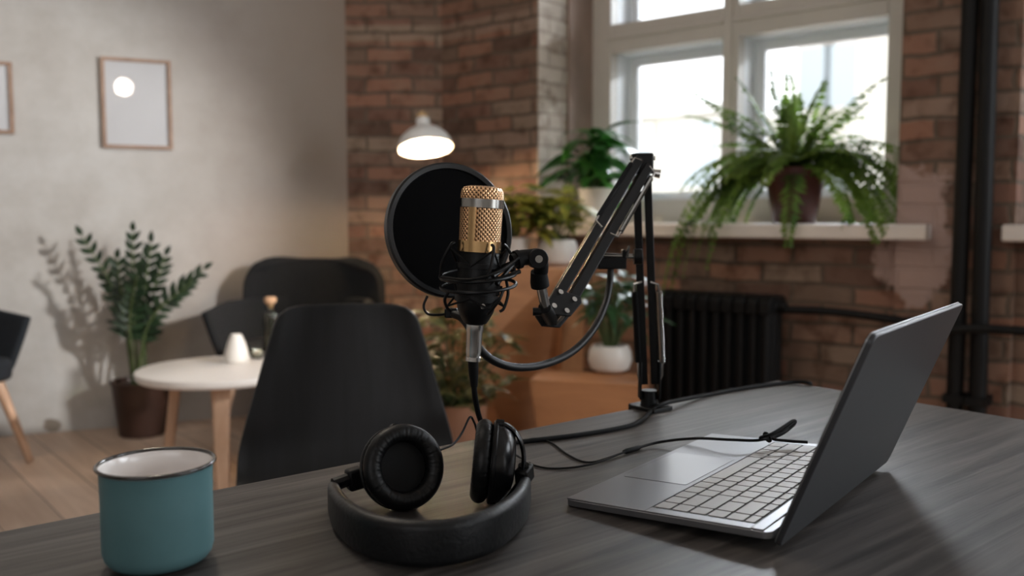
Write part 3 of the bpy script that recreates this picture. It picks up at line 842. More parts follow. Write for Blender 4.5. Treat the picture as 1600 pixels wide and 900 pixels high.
MB().tube([ml(842, 424, 1.06), ml(843, 440, 1.065), ml(844, 447, 1.067)], [.0098, .0112, .0112], 20).build('collar_nut', M_['rubber'], sm)
MB().tube([ml(812, 424, 1.02), ml(790, 432, 1.01), ml(772, 436, 1.0)], [.0028, .0018, .0018], 10).build('tightening_screw', M_['black_metal'], sm)

# ------------------------------------------------------------------ boom arm
b0 = G(1011, 627, DZ)
YB = b0.y
boom = thing('boom_arm', 'black articulated microphone boom arm clamped to the far edge of the desk', 'microphone stand', tuple(b0))
# table clamp: plate on top, jaw and screw under the top
_n = V((-U1.y, U1.x, 0)); _d = ray(1001, 630); pe = V((_d.x, _d.y, 0)) * (_n.dot(C0) / (_n.x * _d.x + _n.y * _d.y)); pe.z = DZ      # the clamp sits on the desk's far edge
cl = MB()
cl.obox(pe + U2 * .022 + V((0, 0, .003)), U1 * .022, U2 * .026, V((0, 0, .003)))
cl.obox(pe - U2 * .0065 + V((0, 0, -.030)), U1 * .018, U2 * .004, V((0, 0, .036)))
cl.obox(pe + U2 * .018 + V((0, 0, -.066)), U1 * .018, U2 * .026, V((0, 0, .003)))
clo = cl.build('table_clamp', M_['black_metal'], boom, bevel=.001)
MB().cyl(pe + U2 * .02 + V((0, 0, -.062)), pe + U2 * .02 + V((0, 0, -.0355)), .005).build('clamp_screw', M_['steel'], clo)
ft = pe + U2 * .018
MB().cyl(ft + V((0, 0, .006)), ft + V((0, 0, .030)), .014, .0125).build('pivot_socket', M_['black_metal'], boom)
fz = ft + V((0, 0, .028))
el_ = P(1003, 262, ft.y - .02)                # elbow
hd = P(868, 488, 1.135)                        # head joint
side_lo = V((1, -.1, 0)).normalized()
def bar(a, b, sd, off, w, h):
    a, b = V(a), V(b); t = (b - a).normalized(); s_ = (sd - t * sd.dot(t)).normalized(); nn = t.cross(s_)
    c = (a + b) / 2 + s_ * off
    return MB().obox(c, t * ((b - a).length / 2), s_ * w, nn * h)
foot = fz + V((0, 0, .012)); top = el_ - V((0, 0, .012))
for off in (-.0085, .0085):
    bar(foot, top, side_lo, off, .0060, .0060).build('lower_bar', M_['black_metal'], boom, bevel=.0012)
br = MB()
for off in (-.0165, .0165):
    s_ = side_lo
    br.obox(fz + s_ * off * .9 + V((0, 0, .018)), s_ * .0016, V((0, .012, 0)), V((0, 0, .03)))
br.build('foot_bracket', M_['black_metal'], boom, bevel=.001)
def spring(a, b, r, turns, wire):
    a, b = V(a), V(b); t = (b - a); L_ = t.length; M = frame(a, t)
    n = turns * 10
    return MB().tube([M @ V((r * math.cos(2 * PI * i / 10), r * math.sin(2 * PI * i / 10), L_ * i / n)) for i in range(n + 1)], wire, 5)
for sgn in (-1, 1):
    a = foot + side_lo * (sgn * .0185) + V((0, -.006, .035)); b = foot + (top - foot) * .45 + side_lo * (sgn * .0185) + V((0, -.006, 0))
    spring(a, b, .0042, 62, .0011).build('spring', M_['chrome' if sgn > 0 else 'black_metal'], boom)
    MB().tube([b, b + (top - foot).normalized() * .012, b + (top - foot).normalized() * .016 - side_lo * (sgn * .012)], .002, 6).build('spring_hook', M_['steel'], boom)
    MB().tube([a, a - V((0, 0, .02)), foot + side_lo * (sgn * .014)], .002, 6).build('spring_hook', M_['steel'], boom)
# elbow
eb = MB()
tdir = (hd - el_).normalized()
su = V((0, -1, 0)); su = (su - tdir * su.dot(tdir)).normalized()
eb.obox(el_ + V((0, 0, .006)), side_lo * .0165, V((0, .010, 0)), V((0, 0, .016)))
eb.build('elbow', M_['black_metal'], boom, bevel=.003)
MB().cyl(el_ + side_lo * .0165 + V((0, 0, -.008)), el_ + side_lo * .028 + V((0, 0, -.010)), .0055, .007).build('elbow_knob', M_['steel'], boom)
for dz in (.014, -.006):
    MB().cyl(el_ + V((-.019, -.004, dz)), el_ + V((.019, -.006, dz)), .0035, n=12).build('bolt', M_['steel'], boom)
# upper arm: two stacked pairs of bars between elbow and head
nn = tdir.cross(su).normalized()
if nn.z > 0: nn = -nn
hi_ = el_ + V((0, 0, .004))
for k, off in ((1, -.0085), (1, .0085), (-1, -.0085), (-1, .0085)):
    sh = nn * (.0092 * k)
    bar(hi_ + sh + tdir * .004, hd + sh - tdir * .012, su, off, .0048, .0068).build('upper_bar', M_['black_metal'], boom, bevel=.0010)
for sgn in (-1, 1):
    a = hi_ + tdir * .03 + su * .012 - nn * (sgn * .0190 - .002); b = hi_ + tdir * ((hd - hi_).length * .48) + su * .012 - nn * (sgn * .0190 - .002)
    spring(a, b, .0028, 60, .0009).build('spring', M_['chrome' if sgn < 0 else 'black_metal'], boom)
    MB().tube([a, a - tdir * .016, a - tdir * .022 + nn * (sgn * .012)], .0018, 6).build('spring_hook', M_['steel'], boom)
    MB().tube([b, b + tdir * .012, b + tdir * .016 + nn * (sgn * .012)], .0018, 6).build('spring_hook', M_['steel'], boom)
# head plates
hb_ = MB()
for off in (-.0145, .0145):
    c = hd + su * off
    loop = [c - tdir * .034 + nn * .016, c - tdir * .026 + nn * .021, c + tdir * .004 + nn * .017, c + tdir * .020 - nn * .004, c + tdir * .013 - nn * .018, c - tdir * .020 - nn * .018]
    hb_.extrude([p - su * .0013 for p in loop], su * .0026)
hb_.build('head_plate', M_['black_metal'], boom, bevel=.0008)
for da, dn in ((-.022, .010), (-.018, -.010), (.008, -.008), (.002, .009)):
    c = hd + tdir * da + nn * dn
    MB().cyl(c - su * .018, c + su * .018, .0036, n=12).build('bolt', M_['steel'], boom)
s0 = P(846, 449, 1.069); s1 = P(853, 484, 1.095); s2 = P(860, 497, 1.12)
MB().cyl(s0 - (s1 - s0).normalized() * .003, s1, .0062, n=20).build('stud', M_['steel'], boom)
MB().tube([s1 - (s2 - s1) * .3, s1 + (s2 - s1) * .4, s2 + (s2 - s1) * .15], [.008, .0085, .0085], 14).build('stud_socket', M_['black_metal'], boom)
k0 = P(853, 487, 1.09)
MB().tube([k0 - V((.016, 0, 0)), k0 - V((.006, 0, 0))], .005, 12).build('head_knob', M_['black_plastic'], boom)

# ------------------------------------------------------------------ pop filter
fc = P(703, 360, 1.095)
fn = V((.45, -.86, .12)).normalized()
MF = frame(fc, fn)
pf = thing('pop_filter', 'round black mesh pop filter on a gooseneck behind the microphone', 'pop filter', tuple(fc))
RF = .0815
pr = [(RF - .006, -.006), (RF - .001, -.0068), (RF + .001, -.005), (RF + .0012, .005), (RF - .001, .0068), (RF - .006, .006), (RF - .0075, .003), (RF - .0075, -.003), (RF - .006, -.006)]
MB().lathe(pr, MF, 80).build('hoop', mat('hoop plastic', (.008, .008, .0085), .36, spec=.4), pf)
def mesh_cloth():
    m = mat('filter mesh', (.0025, .0025, .0028), .9, spec=.08)
    nt = m.node_tree; N = nt.nodes; L = nt.links
    t = N.new('ShaderNodeBsdfTransparent'); mx = N.new('ShaderNodeMixShader'); mx.inputs['Fac'].default_value = .985
    L.new(t.outputs[0], mx.inputs[1]); L.new(N['Principled BSDF'].outputs[0], mx.inputs[2]); L.new(mx.outputs[0], N['Material Output'].inputs['Surface'])
    return m
MC = mesh_cloth()
for z in (-.0035, .0035):
    MB().lathe([(0, z), (RF * .5, z), (RF - .007, z)], MF, 64).build('mesh_screen', MC, pf)
ck = P(705, 489, 1.10)
gn = spline([P(954, 418, 1.305), P(953, 440, 1.30), P(946, 475, 1.28), P(927, 515, 1.24), P(895, 549, 1.19), P(852, 569, 1.14), P(808, 574, 1.10), P(772, 564, 1.075), P(748, 543, 1.07), P(735, 515, 1.075), P(722, 497, 1.085), ck], 26)
MB().tube(gn, [.0046 + (.0007 if i % 2 else 0) for i in range(len(gn))], 12).build('gooseneck', mat('gooseneck', (.006, .006, .0065), .42, spec=.35), pf, sharp=0)
MB().obox(ck, V((.008, 0, 0)), V((0, .006, 0)), V((0, 0, .006))).build('hoop_bracket', M_['black_plastic'], pf, bevel=.002)
re = MF @ V((-.0 * RF, 0, 0))
MB().tube(spline([ck, P(685, 492, 1.095), P(668, 490, 1.09), P(662, 478, 1.09), P(668, 462, 1.09)], 8), .0016, 8).build('wire_loop', M_['black_metal'], pf)
cb_ = P(954, 411, 1.305)
m = MB(); m.obox(cb_, V((.021, .004, 0)), V((-.002, .011, 0)), V((0, 0, .0085)))
m.obox(cb_ + V((-.016, -.003, .012)), V((.005, 0, 0)), V((0, .010, 0)), V((0, 0, .008)))
m.obox(cb_ + V((.019, .003, .010)), V((.0025, 0, 0)), V((0, .010, 0)), V((0, 0, .010)))
m.build('clamp', M_['black_plastic'], pf, bevel=.002)
MB().cyl(P(943, 399, 1.305), P(992, 401, 1.305), .0036, n=14).build('clamp_bolt', M_['chrome'], pf)
MB().cyl(P(990, 401, 1.305), P(1003, 401, 1.305), .0115, n=18).build('clamp_knob', M_['black_plastic'], pf, bevel=.001)
MB().tube([P(979, 400, 1.300), P(983, 384, 1.295)], [.003, .0016], 8).build('thumb_lever', M_['chrome'], pf)

# ------------------------------------------------------------------ cables
zc = DZ + .0034
xl = [mb_ + ax * .006, P(740, 592, 1.022), P(743, 625, 1.03), P(752, 660, 1.06), P(770, 688, 1.12), G(792, 692, zc + .001), G(850, 686, zc), G(920, 677, zc), G(980, 666, zc), G(1002, 656, zc), G(1019, 641, zc), G(1040, 630, zc + .0065), G(1100, 618, zc), G(1170, 605, zc), G(1232, 597.5, zc), G(1262, 598, zc + .001)]
e2 = xl[-1] + U1 * .026
over = C0 + U2 * ((e2 - C0).dot(U2)) + U1 * .010
xl += [over + V((0, 0, -.012)), over + V((0, 0, -.10)), over + U1 * .01 + V((0, 0, -.45))]
xc = thing('microphone_cable', 'thick black cable running from the microphone across the desk and over its edge', 'cable', tuple(xl[5]))
MB().tube(spline(xl, 10), .0033, 10).build('cable', M_['rubber'], xc)
MB().tube([mb_ + ax * .001, P(740, 585, 1.021), P(741, 604, 1.023)], [.0062, .0056, .0040], 14).build('strain_relief', M_['rubber'], xc)
hcab = thing('headphone_cable', 'thin black headphone cable forking from the ear cups to a tied loop over the laptop', 'cable', tuple(G(985, 703, DZ)))
zt_ = DZ + .0016
sp_ = G(985, 703, DZ + .0035)
c1 = [P(688, 703, .945), P(708, 694, .97), P(722, 676, 1.0), P(734, 652, 1.02), P(741, 660, 1.03), P(750, 682, 1.05), G(775, 700, zt_), G(812, 690, zt_), G(838, 685, zt_), G(862, 692, zt_), G(890, 712, zt_), G(925, 722, zt_), sp_]
MB().tube(spline(c1, 8), .0013, 8).build('thin_lead', M_['rubber'], hcab)
c2 = [P(790, 702, .955), G(815, 716, zt_), G(838, 728, zt_), G(872, 732, zt_), G(925, 725, zt_ + .001), sp_]
MB().tube(spline(c2, 8), .0013, 8).build('thin_lead', M_['rubber'], hcab)
MB().tube([G(974, 706, DZ + .0035), G(978, 705, DZ + .0035), G(996, 700, DZ + .0035), G(1001, 698, DZ + .0035)], [.002, .0034, .0034, .002], 12).build('splitter', M_['rubber'], hcab)
zl = DZ + .0245
c3 = [sp_, G(1030, 691, DZ + .006), G(1085, 685, DZ + .016), G(1140, 687, zl), G(1182, 688, zl), G(1205, 682, zl + .002), G(1225, 671, zl + .009), G(1240, 660, zl + .016), G(1240, 664, zl + .013), G(1222, 678, zl + .004), G(1200, 686, zl), G(1188, 684, zl + .004), G(1205, 678, zl + .009), G(1222, 668, zl + .014), G(1239, 657, zl + .019), G(1242, 661, zl + .014), G(1226, 674, zl + .007), G(1207, 685, zl + .001), G(1232, 689, zl), G(1262, 691, zl)]
MB().tube(spline(c3, 8), .0019, 8).build('lead', M_['rubber'], hcab)
MB().torus(frame(G(1199, 683, zl + .0035), G(1240, 660, zl + .016) - G(1199, 684, zl)), .0058, .0017, 20, 8).build('cable_tie', M_['rubber'], hcab)
# ------------------------------------------------------------------ black shell chair at the desk
def local_root(name, label, cat, loc, rz, group=None):
    o = thing(name, label, cat, loc, group); o.rotation_euler = (0, 0, rz); ORG[o.name] = V((0, 0, 0)); return o
ch = local_root('shell_chair', 'black moulded shell chair pulled up to the far side of the desk', 'chair', (-.342, 1.80, 0), math.radians(8))
prof = [(-.235, .430, .20), (-.20, .445, .215), (-.10, .440, .225), (.0, .430, .225), (.09, .435, .222), (.14, .465, .224), (.175, .53, .222), (.195, .60, .208), (.215, .68, .188), (.232, .76, .167), (.243, .82, .151), (.248, .858, .141)]
ps = spline([V(p) for p in prof], 4)
nu = 16; vs = []; fs = []
for i, p in enumerate(ps):
    t = i / (len(ps) - 1)
    for j in range(nu + 1):
        s_ = -1 + 2 * j / nu
        wd = p.z * 1.06
        x = wd * s_
        up_ = .03 * abs(s_) ** 3 * max(0, 1 - abs(t - .35) * 3)
        fwd = -.035 * abs(s_) ** 2.2 * max(0, min(1, (t - .4) * 4))
        dz_ = 0
        if t > .9: dz_ = -.020 * abs(s_) ** 8 * ((t - .9) / .1)
        vs.append((x, p.x + fwd, p.y + up_ + dz_))
w_ = nu + 1
for i in range(len(ps) - 1):
    for j in range(nu): fs.append((i * w_ + j, i * w_ + j + 1, (i + 1) * w_ + j + 1, (i + 1) * w_ + j))
chair_m = woodmat('black stained shell', (.003, .003, .0033), (.008, .0083, .0095), grain=(20, 2, 2), rough=.4, spec=.3)
MB().add(vs, fs).build('seat_shell', chair_m, ch, solid=.010, sharp=60, bevel=.002)
for sx in (-1, 1):
    for y0_, y1_ in ((-.14, -.21), (.08, .19)):
        MB().tube([(sx * .14, y0_, .425), (sx * .21, y1_, 0)], [.012, .009], 12).build('leg', M_['black_metal'], ch)
m = MB()
for sx in (-1, 1): m.tube([(sx * .14, -.14, .418), (sx * .14, .08, .418)], .008, 8)
for y_ in (-.14, .08): m.tube([(-.14, y_, .418), (.14, y_, .418)], .008, 8)
m.build('seat_frame', M_['black_metal'], ch)

# ------------------------------------------------------------------ armchairs
def armchair(label, loc, rz, fab, group):
    o = local_root('armchair', label, 'armchair', loc, rz, group)
    # wrap-around arm shell
    plan = spline([V((-.36, -.24, 0)), V((-.345, .0, 0)), V((-.30, .20, 0)), V((-.17, .29, 0)), V((0, .31, 0)), V((.17, .29, 0)), V((.30, .20, 0)), V((.345, 0, 0)), V((.36, -.24, 0))], 6)
    vs = []; fs = []; n = len(plan); k = 7
    for i, p in enumerate(plan):
        s_ = abs(2 * i / (n - 1) - 1)
        h = .655 - .03 * max(0, s_ - .75) * 4
        for j in range(k + 1):
            t = j / k
            lean = .80 + .20 * t ** .7
            vs.append((p.x * lean, p.y * (lean if p.y > 0 else 1 - .25 * (1 - t)), .375 + (h - .375) * t))
    for i in range(n - 1):
        for j in range(k): fs.append((i * (k + 1) + j, (i + 1) * (k + 1) + j, (i + 1) * (k + 1) + j + 1, i * (k + 1) + j + 1))
    MB().add(vs, fs).build('arm_shell', fab, o, solid=.035, sharp=60, bevel=.012, seg=3)
    # tall back panel
    vs = []; fs = []; nx = 14; nz = 24
    for i in range(nx + 1):
        s_ = -1 + 2 * i / nx
        for j in range(nz + 1):
            t = j / nz
            hw = .375 - .015 * t; rc_ = .13; hh = max(0, t * .45 - (.45 - rc_)); hw -= rc_ * (1 - math.sqrt(max(0, 1 - (hh / rc_) ** 2))) * .9
            y_ = .285 + .05 * t - .085 * abs(s_) ** 2.4
            z_ = .40 + .45 * t - .02 * abs(s_) ** 4 * t
            vs.append((hw * s_, y_, z_))
    for i in range(nx):
        for j in range(nz): fs.append((i * (nz + 1) + j, (i + 1) * (nz + 1) + j, (i + 1) * (nz + 1) + j + 1, i * (nz + 1) + j + 1))
    MB().add(vs, fs).build('backrest', fab, o, solid=.05, sharp=60, bevel=.02, seg=3)
    MB().prism(rrect(-.285, .285, -.27, .235, .08, 6), .36, .455).build('seat', fab, o, bevel=.025, seg=3)
    for sx in (-1, 1):
        MB().tube([(sx * .22, -.20, .37), (sx * .29, -.30, 0)], [.024, .015], 14).build('leg', M_['oak'], o)
        MB().tube([(sx * .21, .18, .37), (sx * .28, .29, 0)], [.024, .015], 14).build('leg', M_['oak'], o)
    r_ = MB()
    for sx in (-1, 1): r_.obox((sx * .222, -.01, .335), (.009, 0, 0), (0, .195, 0), (0, 0, .022))
    r_.obox((0, -.19, .335), (.215, 0, 0), (0, .009, 0), (0, 0, .022)); r_.obox((0, .17, .335), (.21, 0, 0), (0, .009, 0), (0, 0, .022))
    r_.build('seat_rail', M_['oak'], o)
    return o
pa = P(482, 480, 4.33)
armchair('charcoal armchair with tall rounded back in the corner behind the round table', (pa.x - .05, 4.30, 0), math.radians(-6), M_['dark_fabric'], 'armchairs round the side table')
fl = G(52, 737, 0)
armchair('slate grey armchair with wooden legs cut off by the left edge', (fl.x - .49, fl.y + .02, 0), math.radians(65), M_['navy_fabric'], 'armchairs round the side table')

# ------------------------------------------------------------------ round side table and what stands on it
TZ = .47
tc_ = G(345, 574, TZ)
tb = thing('side_table', 'round white topped side table with pale wooden legs', 'table', (tc_.x, tc_.y, 0))
RT = (tc_ - G(219, 574, TZ)).length
MB().lathe([(0, TZ - .034), (RT - .012, TZ - .034), (RT - .003, TZ - .026), (RT, TZ - .012), (RT - .002, TZ - .003), (RT - .008, TZ), (0, TZ)], Matrix.Translation((tc_.x, tc_.y, 0)), 80).build('tabletop', M_['white_top'], tb)
for a in (197, 287, 17, 107):
    a = math.radians(a); d = V((math.cos(a), math.sin(a), 0)); s_ = V((-d.y, d.x, 0))
    c = V((tc_.x, tc_.y, 0)) + d * .165
    if a: MB().hexa([c + d * .055 - s_ * .022 - d * .018, c + d * .055 + d * .018 - s_ * .022, c + d * .055 + d * .018 + s_ * .022, c + d * .055 - d * .018 + s_ * .022,
               c - d * .02 - s_ * .034 + V((0, 0, TZ - .035)), c + d * .02 - s_ * .034 + V((0, 0, TZ - .035)), c + d * .02 + s_ * .034 + V((0, 0, TZ - .035)), c - d * .02 + s_ * .034 + V((0, 0, TZ - .035))]).build('leg', M_['oak'], tb, bevel=.006)
vb = G(370, 566, TZ)
vz = thing('bud_vase', 'small cone shaped cream ceramic vase on the round table', 'vase', tuple(vb))
MB().lathe([(0, .001), (.044, .001), (.050, .006), (.051, .016), (.046, .045), (.034, .085), (.024, .108), (.020, .115), (.014, .116), (.012, .108), (.012, .08), (0, .078)], Matrix.Translation(vb), 40).build('vase_body', M_['white_ceramic'], vz)
bb = G(424, 556, TZ)
bo = thing('glass_bottle', 'tall clear glass bottle with a cork on the round table', 'bottle', tuple(bb))
MB().lathe([(0, .002), (.028, .002), (.032, .006), (.033, .02), (.033, .165), (.030, .180), (.018, .192), (.0165, .205), (.0165, .222), (.014, .222), (.014, .205), (.015, .193), (.027, .178), (.030, .165), (.030, .02), (.026, .010), (0, .010)], Matrix.Translation(bb), 36).build('bottle_glass', M_['bottle_glass'], bo)
MB().lathe([(0, .205), (.0135, .205), (.0145, .222), (.024, .230), (.026, .245), (.020, .252), (0, .252)], Matrix.Translation(bb), 24).build('cork', M_['cork'], bo)
gb = G(402, 560, TZ)
gd = thing('sugar_dish', 'small pale glass dish between the vase and the corked bottle', 'dish', tuple(gb))
MB().lathe([(0, .002), (.022, .002), (.027, .010), (.034, .038), (.032, .038), (.025, .012), (0, .008)], Matrix.Translation(gb), 32).build('bowl', M_['bottle_glass'], gd)
MB().lathe([(0, .0085), (.0245, .012), (.029, .026), (.012, .034), (0, .036)], Matrix.Translation(gb), 24).build('sugar', M_['white_top'], gd)

# ------------------------------------------------------------------ wall pictures
def picture(label, corners, group='framed prints on the plaster wall'):
    p0, p1, p2, p3 = [PL(x, y, NPl, OFFP - .005) for x, y in corners]    # tl tr br bl
    def ab(p): d = p - K0; return d.dot(TPl), p.z
    x0 = (ab(p0)[0] + ab(p3)[0]) / 2; x1 = (ab(p1)[0] + ab(p2)[0]) / 2
    z1 = (ab(p0)[1] + ab(p1)[1]) / 2; z0 = (ab(p2)[1] + ab(p3)[1]) / 2
    o = thing('picture_frame', label, 'picture', tuple(MP @ V(((x0 + x1) / 2, -.013, z0))), group)
    e = .016; f = MB(MP)
    y0, y1 = -.026, -.002
    f.box(x0, x0 + e, y0, y1, z0, z1); f.box(x1 - e, x1, y0, y1, z0, z1)
    f.box(x0 + e, x1 - e, y0, y1, z0, z0 + e); f.box(x0 + e, x1 - e, y0, y1, z1 - e, z1)
    f.build('frame', M_['frame_wood'], o)
    MB(MP).box(x0 + e, x1 - e, -.012, -.003, z0 + e, z1 - e).build('print', M_['paper'], o)
    MB(MP).box(x0 + e, x1 - e, -.0165, -.0150, z0 + e, z1 - e).build('glazing', M_['glass'], o)
picture('thin wood framed pale print on the plaster wall above the plant', ((157, 89), (268, 96), (268, 234), (161, 231)))
picture('wood framed pale print cut off by the left edge of the photo', ((-92, 92), (20, 97), (21, 209), (-90, 206)))

# ------------------------------------------------------------------ plants
def arc_pts(b, d0, L, droop, n=12):
    b = V(b); d = V(d0).normalized(); pts = [b]; st = L / n
    for i in range(n):
        d = (d + V((0, 0, -droop / n))).normalized(); pts.append(pts[-1] + d * st)
    return pts
def pot(o, c, r0, r1, h, m, lip=.012, soil=True):
    MB().lathe([(0, .001), (r0 * .94, .001), (r0, .008), (r0 + (r1 - r0) * .9, h - lip * 1.6), (r1, h - lip), (r1 + .004, h - .003), (r1, h), (r1 - .010, h), (r1 - .014, h - .02), (r1 - .016, h - .035), (0, h - .035)], Matrix.Translation(c), 48).build('pot', m, o)
    if soil: MB().lathe([(0, h - .024), (r1 * .5, h - .022), (r1 - .0165, h - .026)], Matrix.Translation(c), 32).build('soil', M_['soil'], o)
# tall plant with paired glossy leaflets beside the round table
zc_ = P(222, 640, 4.33); zc_.z = 0
zz = thing('potted_plant', 'tall upright plant with paired glossy leaflets in a dark brown pot by the plaster wall', 'plant', tuple(zc_))
pot(zz, zc_, .108, .138, .27, M_['dark_pot'])
tips = [((128, 368), 4.24, .9), ((208, 362), 4.20, .6), ((236, 380), 4.30, .7), ((318, 421), 4.30, .9), ((183, 405), 4.10, .7), ((258, 400), 4.38, .6), ((300, 440), 4.20, .6), ((165, 440), 4.35, .6), ((215, 430), 4.08, .6)]
for (px, py), Y, dens in tips:
    t = P(px, py, Y); b = zc_ + V((random.uniform(-.05, .05), random.uniform(-.05, .05), .245))
    mid = b * .5 + t * .5 + V(((b.x - t.x) * .22, 0, .06))
    sp_pts = spline([b, mid, t], 10)
    st = MB().tube(sp_pts, [.0085 * (1 - .7 * i / (len(sp_pts) - 1)) for i in range(len(sp_pts))], 8).build('stalk', M_['stem'], zz)
    lf = MB(); npair = 9
    for i in range(npair + 1):
        f_ = .34 + .66 * i / npair
        k = f_ * (len(sp_pts) - 1); i0 = min(int(k), len(sp_pts) - 2); p = sp_pts[i0].lerp(sp_pts[i0 + 1], k - i0)
        tg = (sp_pts[i0 + 1] - sp_pts[i0]).normalized()
        sd = tg.cross(V((random.uniform(-.35, .35), -1, random.uniform(-.2, .2)))).normalized()
        for s_ in ((-1, 1) if i < npair else (0,)):
            L_ = (.085 + random.uniform(-.01, .015)) * (1 - .35 * (i / npair))
            d = (sd * s_ * (1 - .35 * i / npair) + tg * (.55 + .5 * i / npair) + V((random.uniform(-.15, .15), random.uniform(-.25, .25), 0)))
            lf.leaf(p, d, V((0, -1, .5)), L_, .030, 4, .18, .2, .45)
    lf.build('leaflets', M_['zz'], st)

# Boston fern hanging over the sill
fa, _ = wl(1238, 347, .10)
fp = Wp(fa, .115, zs)
fn_ = thing('potted_fern', 'large arching fern spilling from a red brown pot on the window sill', 'plant', tuple(fp))
rp = .122
pot(fn_, fp, .088, rp, .235, M_['terracotta'], .035)
fern_top = fp + V((0, 0, .225))
def niche(p):               # keep leaves clear of the sill, the niche sides and the window
    q_ = MW.inverted() @ p
    if q_.y > -.012: q_.x = min(max(q_.x, a1 + .035), a2 - .012)
    q_.x = min(q_.x, a2 - .006)
    q_.y = min(q_.y, OW - .015)
    if q_.z < zs + .004:
        if q_.y > .0: q_.z = zs + .004
        elif q_.y > -.082: q_.y = -.082
    return MW @ q_
def frond(b, d0, L, droop, mtl, lw=.020, ll=.060, name='frond', n=26):
    pts = arc_pts(b, d0, L, droop, 16)
    m = MB(); m.post = niche; m.tube(pts, [.0022 * (1 - .8 * i / 16) for i in range(17)], 4, caps=False)
    for i in range(2, n + 1):
        f_ = .06 + .94 * i / n; k = f_ * 16; i0 = min(int(k), 15); p = pts[i0].lerp(pts[i0 + 1], k - i0)
        tg = (pts[i0 + 1] - pts[i0]).normalized(); sd = tg.cross(V((0, 0, 1)))
        if sd.length < .15: sd = tg.cross(V(d0))
        if sd.length < .05: sd = tg.orthogonal()
        sd.normalize(); un = sd.cross(tg)
        q_ = math.sin(PI * min(1, .12 + .88 * f_) ** .75) ** .6 if f_ < 1 else .2
        for s_ in (-1, 1):
            Lf = ll * (.25 + .75 * q_) * random.uniform(.8, 1.15)
            m.leaf(p, sd * s_ + tg * random.uniform(.15, .5) + V((0, 0, random.uniform(-.35, .1))), un + V((random.uniform(-.3, .3), random.uniform(-.3, .3), 0)), Lf, lw, 2, .25, .05, .4)
    return m.build(name, mtl, fn_, sharp=0)
def wd(a, o_, z): return TW * a + NW * o_ + V((0, 0, z))
fr_list = []
# left side, hanging low
for i in range(26):
    L_ = random.uniform(.40, .64)
    fr_list.append((wd(-1, random.uniform(-.5, .05), random.uniform(.25, 1.0)), L_, random.uniform(1.7, 3.0)))
# right side arching over and down by the jamb
for i in range(24):
    fr_list.append((wd(1, random.uniform(-.45, .1), random.uniform(.45, 1.2)), random.uniform(.42, .64), random.uniform(1.6, 2.8)))
# towards the room
for i in range(8):
    fr_list.append((wd(random.uniform(-1.1, .1), -1, random.uniform(.6, 1.4)), random.uniform(.28, .42), random.uniform(1.5, 2.6)))
# upright ones
for i in range(16):
    fr_list.append((wd(random.uniform(-1, 1), random.uniform(-.2, .2), random.uniform(1.0, 2.2)), random.uniform(.28, .44), random.uniform(.7, 1.6)))
# two long pale ones reaching up to the left and straight up
fr_list += [(wd(-1, -.1, 1.1), .62, .3), (wd(-1, -.0, .9), .60, .6), (wd(-.8, -.1, 1.3), .52, .8), (wd(-.9, -.1, 1.5), .50, 1.0), (wd(.7, -.1, 1.3), .50, .9), (wd(-.6, -.15, 1.6), .46, .6), (wd(1, -.1, 1.0), .62, 2.4), (wd(1, .05, .9), .66, 2.9), (wd(1, -.2, 1.1), .66, 2.9), (wd(-1, -.35, .7), .95, 3.4), (wd(-.9, -.55, .7), 1.0, 3.6), (wd(-1.2, -.5, .75), .92, 3.2), (wd(-.35, .05, 1.7), .44, .35), (wd(-.9, -.4, .8), .80, 3.4), (wd(-.75, -.5, .8), .84, 3.6), (wd(-.6, -.7, .7), .70, 3.4), (wd(.25, -1, .6), .50, 3.2)]
for d0, L_, dr in fr_list:
    frond(fern_top + V((random.uniform(-.05, .05), random.uniform(-.05, .05), 0)), d0, L_, dr, M_['fern'])

def leafy(o, c, n, hmin, hmax, spread, L, w, lm, droop=.5, stem_r=.003, seed=0, bias=V((0, 0, 0)), shape=.42, nl=1, post=None):
    rnd = random.Random(seed)
    leaves = MB()
    sm_ = MB(); leaves.post = sm_.post = post
    for i in range(n):
        a = 2.399 * i + rnd.uniform(-.4, .4); rr = spread * math.sqrt((i + .5) / n)
        h = rnd.uniform(hmin, hmax) * (1 - .35 * rr / spread)
        tip = c + V((rr * math.cos(a), rr * math.sin(a), h)) + bias * (h / hmax)
        b = c + V((.15 * rr * math.cos(a), .15 * rr * math.sin(a), 0))
        sp2 = spline([b, b.lerp(tip, .55) + V((0, 0, .12 * h)), tip], 4)
        sm_.tube(sp2, [stem_r * (1 - .5 * k / (len(sp2) - 1)) for k in range(len(sp2))], 5)
        for q_ in range(nl):
            aa = a + (2 * PI * q_ / nl if nl > 1 else 0) + rnd.uniform(-.5, .5)
            d = V((math.cos(aa), math.sin(aa), rnd.uniform(-.15, .75)))
            leaves.leaf(tip, d, V((rnd.uniform(-.4, .4), rnd.uniform(-.4, .4), 1)), L * rnd.uniform(.7, 1.2), w * rnd.uniform(.8, 1.15), 6, droop * rnd.uniform(.4, 1.3), .18, shape)
    sm_.build('stems', M_['stem'], o)
    leaves.build('foliage', lm, o, sharp=0)

# broad leaved plant at the left end of the sill
la, _ = wl(922, 345, .05)
lp = Wp(la, .10, zs)
li = thing('potted_plant', 'broad leaved green plant in a white pot at the left end of the window sill', 'plant', tuple(lp))
pot(li, lp, .068, .088, .17, M_['white_ceramic'], .01)
leafy(li, lp + V((0, 0, .15)), 44, .06, .34, .115, .17, .088, M_['lily'], .75, .0035, 3, post=niche, nl=2)
